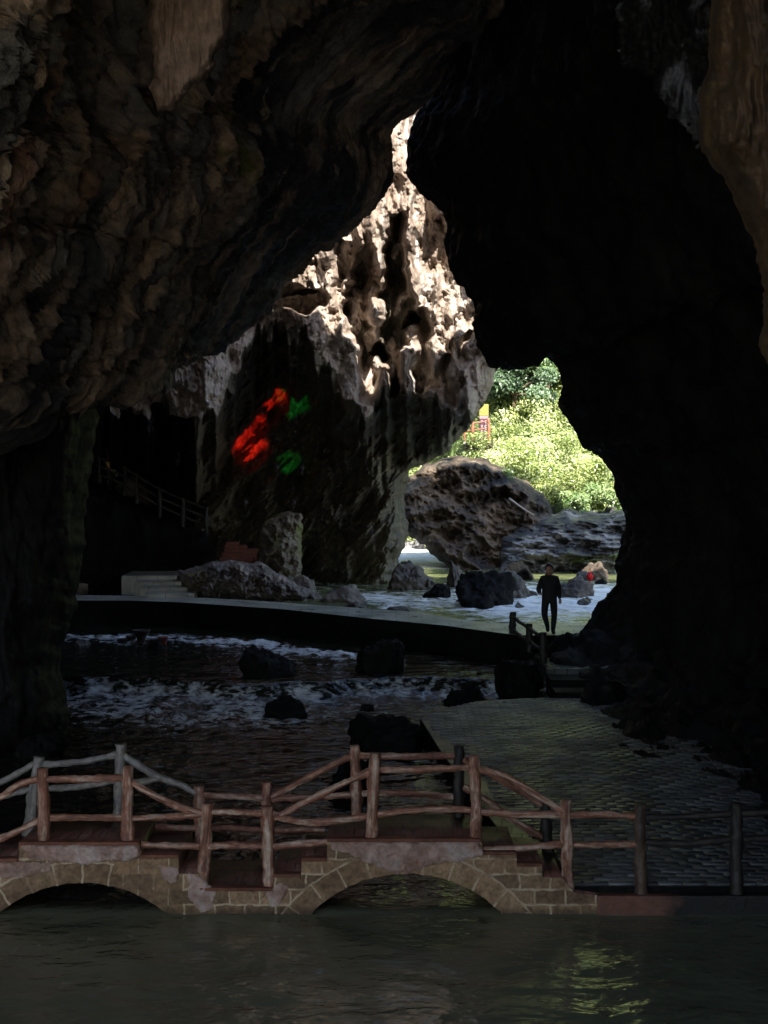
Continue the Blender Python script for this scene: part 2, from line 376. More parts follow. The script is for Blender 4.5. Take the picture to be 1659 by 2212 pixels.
def left_wall():
    S = [(1075, -260, 24), (1045, -60, 25), (1015, 40, 26), (962, 95, 28), (914, 204, 30), (832, 284, 31), (826, 376, 31), (776, 442, 31), (705, 498, 31),
         (652, 522, 31), (592, 600, 32), (548, 662, 32), (470, 745, 32), (420, 778, 31), (382, 790, 31), (350, 848, 31), (318, 802, 31), (275, 862, 30.5),
         (228, 828, 30), (195, 800, 30), (160, 872, 29.5), (80, 915, 29), (-60, 935, 29)]
    N = [(700, -900, 10), (300, -800, 10), (0, -600, 10), (-200, -400, 10), (-300, -200, 11), (-350, 0, 11), (-380, 150, 12), (-400, 300, 12), (-400, 420, 13),
         (-400, 520, 13), (-400, 620, 14), (-400, 700, 15), (-400, 780, 16), (-400, 850, 17), (-420, 850, 17), (-420, 852, 17), (-430, 854, 17.5), (-430, 856, 18),
         (-440, 858, 18), (-450, 860, 18), (-460, 862, 18.5), (-480, 864, 19), (-520, 866, 19)]
    rows = []
    for k, ((sx, sy, sd), (nx, ny, nd)) in enumerate(zip(S, N)):
        r = []
        p0 = np.array(w3(nx, ny, nd)); p0 = p0 + (-4.5, -16, 2.0)
        r.append(p0)
        for t in (0, .25, .5, .75):
            r.append(np.array(w3(nx + (sx - nx) * t, ny + (sy - ny) * t, nd + (sd - nd) * (t ** 1.25))))
        r.append(np.array(w3(sx, sy, sd)))
        r.append(np.array(w3(sx - 25, sy - 22, sd + 1.6)))
        r.append(np.array(w3(sx - 90, sy - 80, sd + 4)))
        r.append(np.array(w3(sx - 600, sy - 500, sd + 5)))
        rows.append(r)
    P = loft_rows(rows, 700, 760)
    n = normals(P)
    fl = flow_coords(P, (-2.4, 3, -2.8), .14)
    fl2 = flow_coords(P, (-.6, -1.5, -4), .3)
    fl3 = flow_coords(P, (-2.4, 3, -2.8), .08)
    big = .5 * fbm(fl * .2 + 3.3, 3)
    crack = np.maximum(0, ridged(fl * .22 + 11.7, 2) - .95) * 1.6
    drip = ridged(fl2 * .9 + 5.5, 4) - .4
    folds = ridged(fl3 * .42 + 21, 4, .5) - .5
    slabs = perlin(fl * .33 + 51); slabs = np.floor(slabs * 3.2 + .35 * perlin(fl * 1.7)) / 3.2
    d = big + .17 * fbm(fl * .9, 6, .62) + .12 * drip + .15 * (ridged(fl3 * 2.1 + 77, 5, .6) - .5) + .09 * (ridged(P * 1.9 + 15, 5, .62) - .5) + .15 * folds - 1.1 * crack + .22 * slabs + .15 * fbm(flow_coords(P, (-2.4, 3, -2.8), .4) * 1.5 + 3, 5, .6) + .12 * (ridged(fl * 2.6 + 7, 4, .6) - .4) + .05 * fbm(P * 3.4, 5, .6)
    t = np.linspace(0, 8, 760)[None, :]
    near_edge = np.exp(-((t - 5.0) / .9) ** 2)        # keep the lip where the survey has it
    neck = np.exp(-((np.linspace(0, 22, 700)[:, None] - 4.6) / 1.9) ** 2)
    d = d * (1 - .78 * near_edge) * (1 - .95 * neck * sst(3.8, 4.6, t))
    s = np.sign((n * (np.array([0, 0, CAMZ]) - P)).sum(-1, keepdims=True)[330, 300])
    d = d + .075 * near_edge * (fbm(P * 2.2 + 3, 5, .6) + .6 * (ridged(P * 1.4, 3) - .5))
    P = P + n * s * d[..., None]
    o = grid_obj('cave_wall', P, M['wall'], attrs={'flow': fl}); tag(o, kind='structure')
left_wall()

def right_wall():
    S = [(740, -190, 36), (790, -60, 36), (895, 100, 35.5), (926, 200, 35), (898, 300, 35), (906, 385, 35), (974, 452, 35), (977, 565, 35), (1027, 640, 35),
         (1034, 705, 35), (1073, 786, 35), (1130, 797, 35), (1186, 776, 35), (1211, 830, 35), (1205, 882, 35), (1236, 912, 35), (1258, 970, 35), (1306, 992, 35),
         (1341, 1080, 35), (1366, 1122, 35), (1356, 1170, 35), (1329, 1215, 35), (1325, 1272, 35), (1263, 1370, 35.5), (1226, 1435, 34), (1212, 1510, 31.3),
         (1275, 1595, 27), (1405, 1668, 24), (1575, 1810, 20), (1660, 2020, 17), (1720, 2300, 14)]
    rows = []
    for k, (sx, sy, sd) in enumerate(S):
        f = k / (len(S) - 1)
        nx, ny, nd = 2050 + 250 * f, -900 + 3400 * f, 12.5 - 1.5 * f
        r = [np.array([1.5, -6.5, 0]) + np.array(w3(nx, ny, nd)) * (.12, 0, 1)]  # unseen end behind the camera, added to block light from the right
        for t in (0, .3, .55, .8):
            r.append(np.array(w3(nx + (sx - nx) * t, ny + (sy - ny) * t, nd + (sd - nd) * t ** 1.1)) + np.array([.9, 0, 0]) * sin(pi * t) * (1 if k < 24 else .3))
        r.append(np.array(w3(sx, sy, sd)))
        r.append(np.array(w3(sx + 22, sy - 16, sd + 1.3)))
        r.append(np.array(w3(sx + 120, max(sy - 80, -200), sd + 2.5)))
        r.append(np.array(w3(sx + 800, max(sy - 200, -200), sd + 2.8)))
        rows.append(r)
    P = loft_rows(rows, 520, 420); n = normals(P)
    fl = flow_coords(P, (.1, -.3, -1), .35)
    d = .6 * fbm(fl * .3, 3) + .3 * fbm(fl * .9, 5, .55) + .22 * (ridged(fl * 1.3 + 4, 4) - .4)
    t = np.linspace(0, 8, 420)[None, :]
    d = d * (1 - .75 * np.exp(-((t - 5.0) / .9) ** 2)) * (1 - .95 * np.exp(-((np.linspace(0, 30, 520)[:, None] - 4.0) / 1.6) ** 2) * sst(3.8, 4.6, t))
    d = d + .09 * np.exp(-((t - 5.0) / .9) ** 2) * (fbm(P * 2.2 + 3, 5, .6) + .6 * (ridged(P * 1.4, 3) - .5))
    P = P - n * d[..., None] * np.sign((n * (np.array([0, 0, CAMZ]) - P)).sum(-1)[200, 180])
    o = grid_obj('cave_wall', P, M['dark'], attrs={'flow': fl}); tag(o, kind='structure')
right_wall()

def sheet(name, corners, nu, nv, amp, sc, mat, kind='structure', mask=None):
    c = [np.array(p, float) for p in corners]
    u = np.linspace(0, 1, nu)[:, None, None]; v = np.linspace(0, 1, nv)[None, :, None]
    P = (c[0] * (1 - u) + c[1] * u) * (1 - v) + (c[3] * (1 - u) + c[2] * u) * v
    P = P + normals(P) * (amp * fbm(P * sc, 5))[..., None]
    o = grid_obj(name, P, mat, mask=mask(P) if mask else None); tag(o, kind=kind); return o
ROOF_Y = 38.5
def roof_mask(P):
    m = ~((P[..., 0] > -7.0) & (P[..., 1] > ROOF_Y))
    return m
def roof():
    x = np.linspace(-45, 40, 150); y = np.linspace(-5, 75, 150); X, Y = np.meshgrid(x, y, indexing='ij')
    Z = 16.5 + (3.2 + 2.4 * (1 - sst(.6, 2.4, X)) + 1.6 * (1 - sst(-.3, .5, X))) * sst(12, 36, Y) + .3 * fbm(np.stack([X * .15, Y * .15, 0 * X], -1), 4)  # unseen lip shaped to set where sun and shade fall on the curtain
    P = np.stack([X, Y, Z], -1)
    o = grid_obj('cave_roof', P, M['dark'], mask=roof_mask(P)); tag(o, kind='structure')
roof()
def sun_block_cliff():  # unseen, added to keep the sun off the ledges and outcrop
    x = np.linspace(7.4, 45, 90); t = np.linspace(0, 1, 60); X, T = np.meshgrid(x, t, indexing='ij')
    top = 38.5 - 14 * (1 - sst(7.8, 9.3, X))
    Z = 22 + (top - 22) * T; Y = 38.5 - 4 * T
    P = np.stack([X, Y, Z], -1); P[..., 1] += 1.5 * fbm(P * .15, 4)
    tag(grid_obj('sun_block_cliff', P, M['dark']), kind='structure')
sun_block_cliff()
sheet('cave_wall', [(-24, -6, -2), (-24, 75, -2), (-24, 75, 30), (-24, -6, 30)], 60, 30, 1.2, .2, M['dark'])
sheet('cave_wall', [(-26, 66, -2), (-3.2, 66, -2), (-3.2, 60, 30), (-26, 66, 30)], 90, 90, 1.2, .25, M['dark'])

# inflated outline rocks -------------------------------------------------
def poly_sd(pts, X, Y):
    "signed distance (inside positive) to a closed polygon"
    pts = np.array(pts, float); best = np.full(X.shape, 1e9); ins = np.zeros(X.shape, bool)
    for a, b in zip(pts, np.roll(pts, -1, 0)):
        e = b - a; wx, wy = X - a[0], Y - a[1]; t = np.clip((wx * e[0] + wy * e[1]) / (e @ e + 1e-9), 0, 1)
        best = np.minimum(best, np.hypot(wx - t * e[0], wy - t * e[1]))
        c = (a[1] > Y) != (b[1] > Y)
        if e[1] != 0: ins ^= c & (X < e[0] * (Y - a[1]) / e[1] + a[0])
    return np.where(ins, best, -best)
def relief_rock(name, poly, D, thick, mat, step=3.0, rnd=60, amp=.25, sc=.9, pits=0.0, pit_sc=1.0, jag=8, tilt=0.0, strat=0.0, flow_s=(1, 1, .4), seed=0.0, Dfun=None):
    "a boulder / rock mass from its outline at distance D, closed front and back, thick metres deep"
    A = np.array(poly, float)
    x = np.arange(A[:, 0].min() - 12, A[:, 0].max() + 12, step); y = np.arange(A[:, 1].min() - 12, A[:, 1].max() + 12, step)
    X, Y = np.meshgrid(x, y, indexing='ij')
    N0 = np.stack([X * .02, Y * .02, 0 * X + seed], -1)
    sd = poly_sd(poly, X, Y) + jag * fbm(N0 * 1.3, 4)
    # pull the border vertices onto the outline
    gx, gy = np.gradient(sd, step); gl = np.hypot(gx, gy) + 1e-6
    edge = np.clip(-sd, 0, step * 1.5); X = X + gx / gl * edge; Y = Y + gy / gl * edge
    keep = sd > -step * 1.45
    q = np.clip(sd / rnd, 0, 1); inf = np.sqrt(np.clip(1 - (1 - q) ** 2, 0, 1))
    Db = (D if Dfun is None else Dfun(X, Y)) + tilt * (Y - A[:, 1].max()) / 100
    out = []
    for side in (-1, 1):
        P = W(X, Y, Db)
        fl = P * flow_s
        rel = amp * fbm(fl * sc + seed, 6, .55) + amp * .8 * (ridged(fl * sc * 1.6 + 3 + seed, 4) - .5)
        if pits: rel = rel - pits * np.maximum(0, .5 - worley(P * pit_sc + .2 * fbm(P * 2, 2)[..., None])) * 2
        if strat: rel = rel + strat * ridged(np.stack([P[..., 0] * .3, P[..., 1] * .3, P[..., 2] * 2.2], -1), 3)
        dep = Db + side * (inf * thick * (.5 if side < 0 else .6) + (rel if side < 0 else 0) * q ** .5)
        out.append(W(X, Y, np.where(side < 0, np.minimum(dep, Db - 1e-4), dep)))
    nu, nv = X.shape; Fc = grid_faces(nu, nv); m = keep.ravel(); Fc = Fc[m[Fc].all(1)]
    Ff = Fc; Fb = Fc[:, ::-1] + nu * nv
    V = np.concatenate([out[0].reshape(-1, 3), out[1].reshape(-1, 3)])
    Fa = np.concatenate([Ff, Fb])
    # stitch borders
    e = np.concatenate([Fc[:, [0, 1]], Fc[:, [1, 2]], Fc[:, [2, 3]], Fc[:, [3, 0]]]); key = np.sort(e, 1)
    kk = key[:, 0].astype(np.int64) * (nu * nv) + key[:, 1]; u, ix, ct = np.unique(kk, return_index=True, return_counts=True)
    be = e[ix[ct == 1]]
    Fa = np.concatenate([Fa, np.stack([be[:, 1], be[:, 0], be[:, 0] + nu * nv, be[:, 1] + nu * nv], -1)])
    used = np.zeros(len(V), bool); used[Fa.ravel()] = True; re = np.cumsum(used) - 1
    V = V[used]; Fa = re[Fa]
    return link(name, raw_mesh(name, V, Fa, mat, attrs={'flow': V * flow_s}))

# the sunlit limestone curtain under the skylight -------------------------
def curtain():
    st = 1.6
    x = np.arange(190, 1120, st); y = np.arange(120, 1300, st); X, Y = np.meshgrid(x, y, indexing='ij')
    u = np.stack([X / 61.0, 0 * X, Y / 61.0], -1)             # metres on the face
    wob = fbm(u * (.7, 1, .55) + 2.2, 4)
    Xw = X + 17 * wob; Yw = Y + 14 * fbm(u * 1.1 + 40, 3)
    # base profile
    yb = np.interp(Xw, [190, 380, 470, 520, 560, 640, 720, 745, 790, 850, 905, 960, 1000, 1040, 1075], [850, 880, 870, 770, 700, 690, 770, 850, 870, 800, 830, 850, 880, 860, 830])
    fing = fbm(np.stack([X / 34.0, 0 * X + 3, 0 * X], -1), 3)
    yb = yb + 25 + 60 * fing
    D = 49.0 - 1.0 * sst(200, 800, Y) * sst(560, 900, X) + 0 * X
    D = D + 3.0 * (1 - sst(430, 640, X)) * 0 - 2.0 * (1 - sst(440, 600, X))
    under = sst(0, 26, Yw - yb)
    D = D + under * 1.9 + (4.9 + 4.5 * (1 - sst(280, 430, X))) * sst(0, 200, Yw - yb)
    D = np.where(Y > 1000, D * (1 - sst(1000, 1180, Y)) + 54.6 * sst(1000, 1180, Y), D)
    lit = 1 - under
    # slots
    def slot(cx, y0, y1, w, dep, lean=0.0, soft=9):
        c = cx + lean * (Yw - y0); ww = w * np.sqrt(np.clip(np.sin(np.clip((Yw - y0) / (y1 - y0), 0, 1) * pi), 0, 1))
        ww = ww * (1 + .55 * fbm(np.stack([0 * X + cx, Yw / 55.0, X / 160.0], -1), 3)); c = c + 16 * perlin(np.stack([0 * X + cx * .37, Yw / 90.0, 0 * X], -1))
        return dep * (1 - sst(ww - soft, ww + soft * 1.5, np.abs(Xw - c))) * (ww > 1) * (.75 + .35 * perlin(np.stack([X / 40, Yw / 60.0, 0 * X + cx], -1)))
    sl0 = D.copy()
    D = D + slot(857, 460, 860, 31, 3.4, -.02) + slot(782, 530, 880, 26, 2.8, .04) + slot(905, 660, 850, 18, 2.4, .05) + slot(1003, 720, 800, 12, 1.2)
    D = D + slot(955, 770, 880, 16, 1.6) + slot(660, 620, 680, 40, 1.3, 0) + slot(740, 520, 620, 9, .9) + slot(610, 615, 640, 45, 1.3)
    slm = D - sl0
    # flutes
    fl = ridged(np.stack([Xw / 105.0, 0 * X, Y / 520.0], -1) + 1.7, 2)
    fl2 = ridged(np.stack([Xw / 40.0, 0 * X, Y / 150.0], -1) + 8.7, 3)
    D = D - 1.0 * fl * (.35 + .65 * sst(560, 760, X)) - .16 * fl2
    # lumps, pits
    D = D - .75 * fbm(u * (.7, 1, .4) + 9, 6, .5) - .10 * (ridged(u * (1.7, 1, 1) + 4, 4) - .4)
    P0 = u * (1.5, 1, 1.1) + .35 * fbm(u * 2, 3)[..., None]
    D = D + .6 * np.maximum(0, .30 - worley(P0 * .8 + 3.3)) * 3.0 * lit
    D = D + .2 * np.maximum(0, .34 - worley(P0 * 2.2)) * 2
    # lower wall: diagonal ribs
    ul = np.stack([(X + .8 * Y) / 90.0, 0 * X, (Y - X) / 330.0], -1)
    D = D - (1 - lit) * (1.0 * (ridged(ul + 2, 5, .55) - .4) + .5 * fbm(u * .9 + 60, 5))
    # right edge
    xr = np.interp(Y, [100, 700, 760, 790, 832, 880, 930, 972, 1000, 1015, 1060, 1100, 1140, 1190, 1240, 1270],
                   [1120, 1105, 1090, 1076, 1066, 1040, 1005, 972, 925, 884, 880, 872, 884, 872, 856, 850]) + 7 * fbm(u * 2.2 + 6, 4)
    q = np.clip((xr - X) / 46.0, 0, 1)
    Ysel = sst(740, 800, Y)
    D = D + Ysel * 4.6 * (1 - np.sqrt(np.clip(1 - (1 - q) ** 2, 0, 1)))
    keep = X < xr + st * 1.2
    over = np.clip(X - xr, 0, None) * (X > xr); X = X - np.where(keep, over, 0) * Ysel
    P = W(X, Y, D)
    fl = P * (1.0, .6, .22)
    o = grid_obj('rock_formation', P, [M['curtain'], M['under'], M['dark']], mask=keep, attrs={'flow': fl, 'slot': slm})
    # shade under the overhang and in the left chamber painted as darker rock
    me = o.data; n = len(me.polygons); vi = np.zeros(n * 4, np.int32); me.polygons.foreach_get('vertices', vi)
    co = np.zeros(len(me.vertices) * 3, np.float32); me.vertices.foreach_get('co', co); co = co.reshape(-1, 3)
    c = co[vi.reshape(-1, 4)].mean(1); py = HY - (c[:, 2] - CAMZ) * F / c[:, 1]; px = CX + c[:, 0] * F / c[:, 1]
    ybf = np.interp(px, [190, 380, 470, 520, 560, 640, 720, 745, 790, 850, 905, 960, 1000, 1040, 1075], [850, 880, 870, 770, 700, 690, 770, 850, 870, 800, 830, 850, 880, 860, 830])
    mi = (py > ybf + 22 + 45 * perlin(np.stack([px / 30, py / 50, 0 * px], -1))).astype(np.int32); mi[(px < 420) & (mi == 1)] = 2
    sv = np.zeros(len(me.vertices), np.float32); me.attributes['slot'].data.foreach_get('value', sv); sv = sv[vi.reshape(-1, 4)].mean(1); mi[(mi == 0) & (sv > 2.3)] = 1  # slot recesses also get the darker rock as painted shade
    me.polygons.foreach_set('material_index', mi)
    tag(o, 'tall sunlit limestone curtain with fluted columns and dark slots under the roof gap', 'rock formation')
M['under'] = rock_mat('dark_olive_rock', [(.3, (.032, .028, .022)), (.5, (.10, .086, .06)), (.65, (.17, .145, .09)), (.8, (.07, .06, .048))], scale=1.0, fine=5, bump=.8)
curtain()

o = relief_rock('rock_outcrop', [(898, 1022), (922, 1000), (970, 984), (1012, 984), (1060, 998), (1108, 1024), (1150, 1048), (1185, 1085), (1205, 1140), (1215, 1200), (1218, 1268), (985, 1268), (962, 1222), (930, 1192), (898, 1170), (868, 1148), (846, 1120), (846, 1070), (872, 1040)],
    60.8, 3.6, M['outcrop'], step=1.8, rnd=30, amp=.8, sc=.5, pits=.8, pit_sc=.8, jag=7, tilt=-1.6, flow_s=(1, 1, .8))
tag(o, 'big brown pitted limestone outcrop right of the small water arch, bushes on top', 'rock outcrop')
o = relief_rock('rock_ledge', [(1075, 1190), (1092, 1150), (1128, 1118), (1178, 1112), (1230, 1096), (1290, 1108), (1345, 1098), (1420, 1110), (1430, 1256), (1330, 1256), (1240, 1248), (1150, 1254), (1085, 1252)],
    58.6, 4.0, M['ledge'], step=1.5, rnd=60, amp=.6, sc=.9, pits=.5, pit_sc=1.0, jag=8, tilt=-3.2, strat=.3, flow_s=(.5, .5, 1.8), seed=41)
tag(o, 'grey layered rock ledges stepping up from the water at the right cave edge', 'rock ledge')
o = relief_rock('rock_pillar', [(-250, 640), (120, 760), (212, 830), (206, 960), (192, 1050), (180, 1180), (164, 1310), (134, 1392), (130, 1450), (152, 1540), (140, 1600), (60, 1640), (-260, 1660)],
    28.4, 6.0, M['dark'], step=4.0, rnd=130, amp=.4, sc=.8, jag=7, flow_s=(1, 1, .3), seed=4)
tag(o, 'black rock pillar at the left edge standing in the rapids', 'rock pillar')
o = relief_rock('hanging_rock', [(1700, -120), (1538, -120), (1534, 60), (1528, 150), (1510, 205), (1513, 330), (1552, 372), (1580, 420), (1604, 475), (1632, 530), (1645, 600), (1652, 690), (1640, 740), (1660, 800), (1700, 840), (1900, 900), (1950, -120)],
    13.5, 3.2, M['hang'], step=3.0, rnd=110, amp=.38, sc=1.1, jag=6, flow_s=(1, 1, .3), seed=9)
tag(o, 'ochre brown curtain of rock hanging in the top right corner', 'hanging rock')
o = relief_rock('flowstone', [(330, -60), (505, -60), (503, 30), (478, 105), (455, 150), (420, 185), (375, 232), (338, 242), (326, 200), (330, 100), (322, 40)],
    15.0, .8, M['flowstone'], step=2.0, rnd=26, amp=.09, sc=2.6, jag=9, flow_s=(1, 1, .2), seed=2)
tag(o, 'pale tan flowstone drape with ragged lower edge, high on the left cave wall', 'flowstone')
M['skypaint'] = rock_mat('painted_skylight_rock', [(.3, (.006, .006, .007)), (.5, (.012, .012, .014)), (.58, (.17, .18, .22)), (.66, (.02, .021, .025))], scale=1.3, fine=5)  # sparse pale blue spots paint sky light onto the dark wall
o = relief_rock('skylight_paint_rock', [(1330, 20), (1400, -60), (1560, -90), (1560, 300), (1510, 310), (1450, 250), (1400, 190), (1350, 130)], 24.4, 1.4, M['skypaint'], step=3, rnd=90, amp=.6, sc=.8, jag=22, seed=51)
tag(o, 'dark rock with painted blue grey sky light on the right wall beside the ochre hanging rock', 'rock patch')
o = relief_rock('bank_rock', [(385, 1232), (430, 1218), (480, 1212), (560, 1215), (600, 1236), (640, 1258), (700, 1290), (690, 1310), (600, 1312), (520, 1310), (440, 1302), (400, 1280)],
    47.6, 3.0, M['bank'], step=1.4, rnd=34, amp=.42, sc=2.6, pits=.35, pit_sc=2.2, jag=6, seed=12, flow_s=(1, 1, 1))
tag(o, 'rubbly grey and tan rock ledge between the grey steps and the walkway', 'rock ledge')
o = relief_rock('mossy_rock', [(562, 1150), (578, 1120), (620, 1105), (650, 1112), (654, 1160), (646, 1250), (640, 1275), (575, 1262), (556, 1230)],
    49.6, 2.6, M['mossy'], step=1.4, rnd=34, amp=.5, sc=1.3, pits=.3, pit_sc=1.5, jag=9, seed=15, flow_s=(1, 1, 1))
tag(o, 'upright mossy boulder beside the red stair, yellow green moss on its right side', 'boulder')

# ------------------------------------------------------------------ ground, hillside, rivers
ZF = 0.95
def hillside():
    x = np.concatenate([np.linspace(-40, -2, 30), np.linspace(-1.8, 14, 330), np.linspace(14.2, 60, 45)]); y = np.concatenate([np.linspace(56, 78, 420), np.linspace(78.5, 140, 60)])
    X, Y = np.meshgrid(x, y, indexing='ij')
    ys = np.interp(X, [-40, 1.5, 3.6, 4.8, 9, 14, 22, 60], [76, 74, 68, 60.8, 60.0, 58.5, 56, 56]) + .8 * fbm(np.stack([X * .4, Y * .1, 0 * X], -1), 3)
    d = Y - ys
    Z = np.interp(d, [-6, 0, 1.0, 4, 7.5, 9, 13, 18, 24, 32, 45, 90], [-1, .9, 1.05, 1.55, 2.7, 3.6, 6.5, 10.5, 17, 27, 42, 70])
    P0 = np.stack([X, Y, Z], -1)
    rocky = 1 - sst(7, 9.5, d)
    wq = P0 + .35 * fbm(P0 * .8, 3)[..., None]; c1, e1 = cells(np.stack([wq[..., 0] * .5, wq[..., 1] * .85, 0 * X + .5], -1)); c2, e2 = cells(np.stack([wq[..., 0] * 1.3 + 9, wq[..., 1] * 1.9, 0 * X + .5], -1))
    Z = Z + rocky * (.42 * (ridged(P0 * (.55, 1.2, 1.5), 3, .5) - .6) + .14 * (ridged(P0 * (1.2, 3.0, 2) + 4, 4, .6) - .5) + .12 * fbm(P0 * 2.3, 5, .6) + 1.25 * (c1 - .5) - .4 * np.clip(e1 - .4, 0, 1) + .55 * (c2 - .5) - .2 * np.clip(e2 - .35, 0, 1)) * sst(-2, 1.5, d) + (1 - rocky) * .5 * fbm(P0 * .3, 3)
    st = .22; Zs = np.floor(Z / st) * st + st * sst(.55, 1, Z / st - np.floor(Z / st)); Z = np.where(rocky > 0, Z * (1 - .75 * rocky) + Zs * .75 * rocky, Z)
    P = np.stack([X, Y, Z], -1)
    o = grid_obj('hillside', P, [M['ledge'], M['soil']], attrs={'flow': P * (1, 1, 1.6)})
    me = o.data; n = len(me.polygons); vi = np.zeros(n * 4, np.int32); me.polygons.foreach_get('vertices', vi)
    dd = d.ravel()[vi.reshape(-1, 4)].mean(1); c = P.reshape(-1, 3)[vi.reshape(-1, 4)[:, 0]]
    me.polygons.foreach_set('material_index', (dd + 1.2 * fbm(c * .6, 3) > 7.8).astype(np.int32))
    tag(o, kind='structure')
hillside()
o = MB(); o.add([(-400, -400, -1.2), (400, -400, -1.2), (400, 400, -1.2), (-400, 400, -1.2)], [(0, 1, 2, 3)]); tag(o.build('ground', M['ground']), kind='structure')

def yfall(X): return 32.9 + .5 * np.sin(X * .8 + 1) + .35 * perlin(np.stack([X * 1.1, 0 * X + 4, 0 * X], -1))
def river():
    x = np.linspace(-13, 5.5, 330); y = np.concatenate([np.linspace(6, 26, 230), np.linspace(26.06, 35, 250), np.linspace(35.06, 47.5, 150)])
    X, Y = np.meshgrid(x, y, indexing='ij'); yf = yfall(X)
    up = sst(-.12, .3, Y - yf) * .34
    G = np.stack([X, Y * 1.3, 0 * X], -1)
    turb = np.exp(-((Y - yf + 2.0) / 1.7) ** 2) * (Y < yf + .2) * (1 - .75 * sst(-3.0, 1.0, X)) + .0
    turb = turb + .6 * np.exp(-((Y - yf + .35) / .3) ** 2)
    edge = np.interp(X, [-9, -6, -3.5, -2.4, -.6], [41.5, 41.3, 40.0, 38.5, 37.0])
    wd = .35 + 1.3 * np.clip(.5 + .8 * perlin(np.stack([X * .5, 0 * X, 0 * X + 2], -1)), 0, 1); chute = np.exp(-((Y - edge + .55 * wd) / wd) ** 2) * (X < 0.5) * np.clip(.7 + .6 * fbm(G * .55, 3), 0, 1.2)
    mid = .28 * np.exp(-((Y - 28) / 2.6) ** 2) + .34 * np.exp(-((Y - 37.2) / 2.2) ** 2) * (1 - .5 * sst(-5, -3.5, X) * 0)
    Z = up + .012 * fbm(G * 1.2, 3) + turb * (.13 * fbm(G * (1.1, .6, 1), 3, .5) + .03 * fbm(G * (4, 2, 1), 3)) + chute * (.11 * fbm(G * 2.2, 4) + .08) + .03 * mid * fbm(G * 3.2, 4)
    P = np.stack([X, Y, Z], -1)
    foam = .74 * turb * (.8 + .6 * fbm(G * .6, 3)) + 1.0 * chute + .22 * mid + .6 * np.exp(-((Y - yf - .05) / .26) ** 2) * (.6 + .8 * perlin(np.stack([X * 1.3, 0 * X, 0 * X], -1)))
    foam = np.clip(foam + .10 * (1 - sst(-1.5, .5, X)) * (1 - sst(16.2, 17, Y)) * (.6 + fbm(G * .5, 3)), 0, 1)
    o = grid_obj('river', P, M['river'], attrs={'foam': foam, 'chop_shade': sst(16.85, 17.5, Y)}); tag(o, kind='structure')
    x = np.linspace(-7, 14, 260); y = np.concatenate([np.linspace(37.0, 62, 330), np.linspace(62.2, 78, 60)])
    X, Y = np.meshgrid(x, y, indexing='ij'); G = np.stack([X, Y * 1.2, 0 * X], -1)
    rap = np.exp(-((Y - 44.5) / 3.2) ** 2) * sst(-1.5, .3, X)
    Z = ZF + .02 * fbm(G * .8, 3) + rap * (.05 * fbm(G * 1.3, 4) + .03 * ridged(G * 2, 3)) - .35 * (1 - sst(40.5, 45, Y)) * 0
    foam = .62 * rap + .42 * sst(1.5, 3.5, X) * (1 - sst(50, 56, Y)) + .3 * np.exp(-((Y - 50) / 4.0) ** 2) + .95 * sst(58, 62, Y) + .5 * np.exp(-((Y - 47) / 1.2) ** 2 - ((X + .5) / 1.0) ** 2)
    front = np.interp(X, [-7, -3, 0, 2, 3.3, 14], [46.2, 43.8, 41.2, 39.3, 37.9, 37.6])
    o = grid_obj('river', np.stack([X, Y, Z], -1), M['farriver'], mask=Y > front - .3, attrs={'foam': np.clip(foam, 0, 1)}); tag(o, kind='structure')
    # the pool behind the camera
    m = MB(); m.add([(-30, -7, -.02), (30, -7, -.02), (30, 6.05, -.02), (-30, 6.05, -.02)], [(0, 1, 2, 3)])
    tag(m.build('river', M['river']), kind='structure')
river()

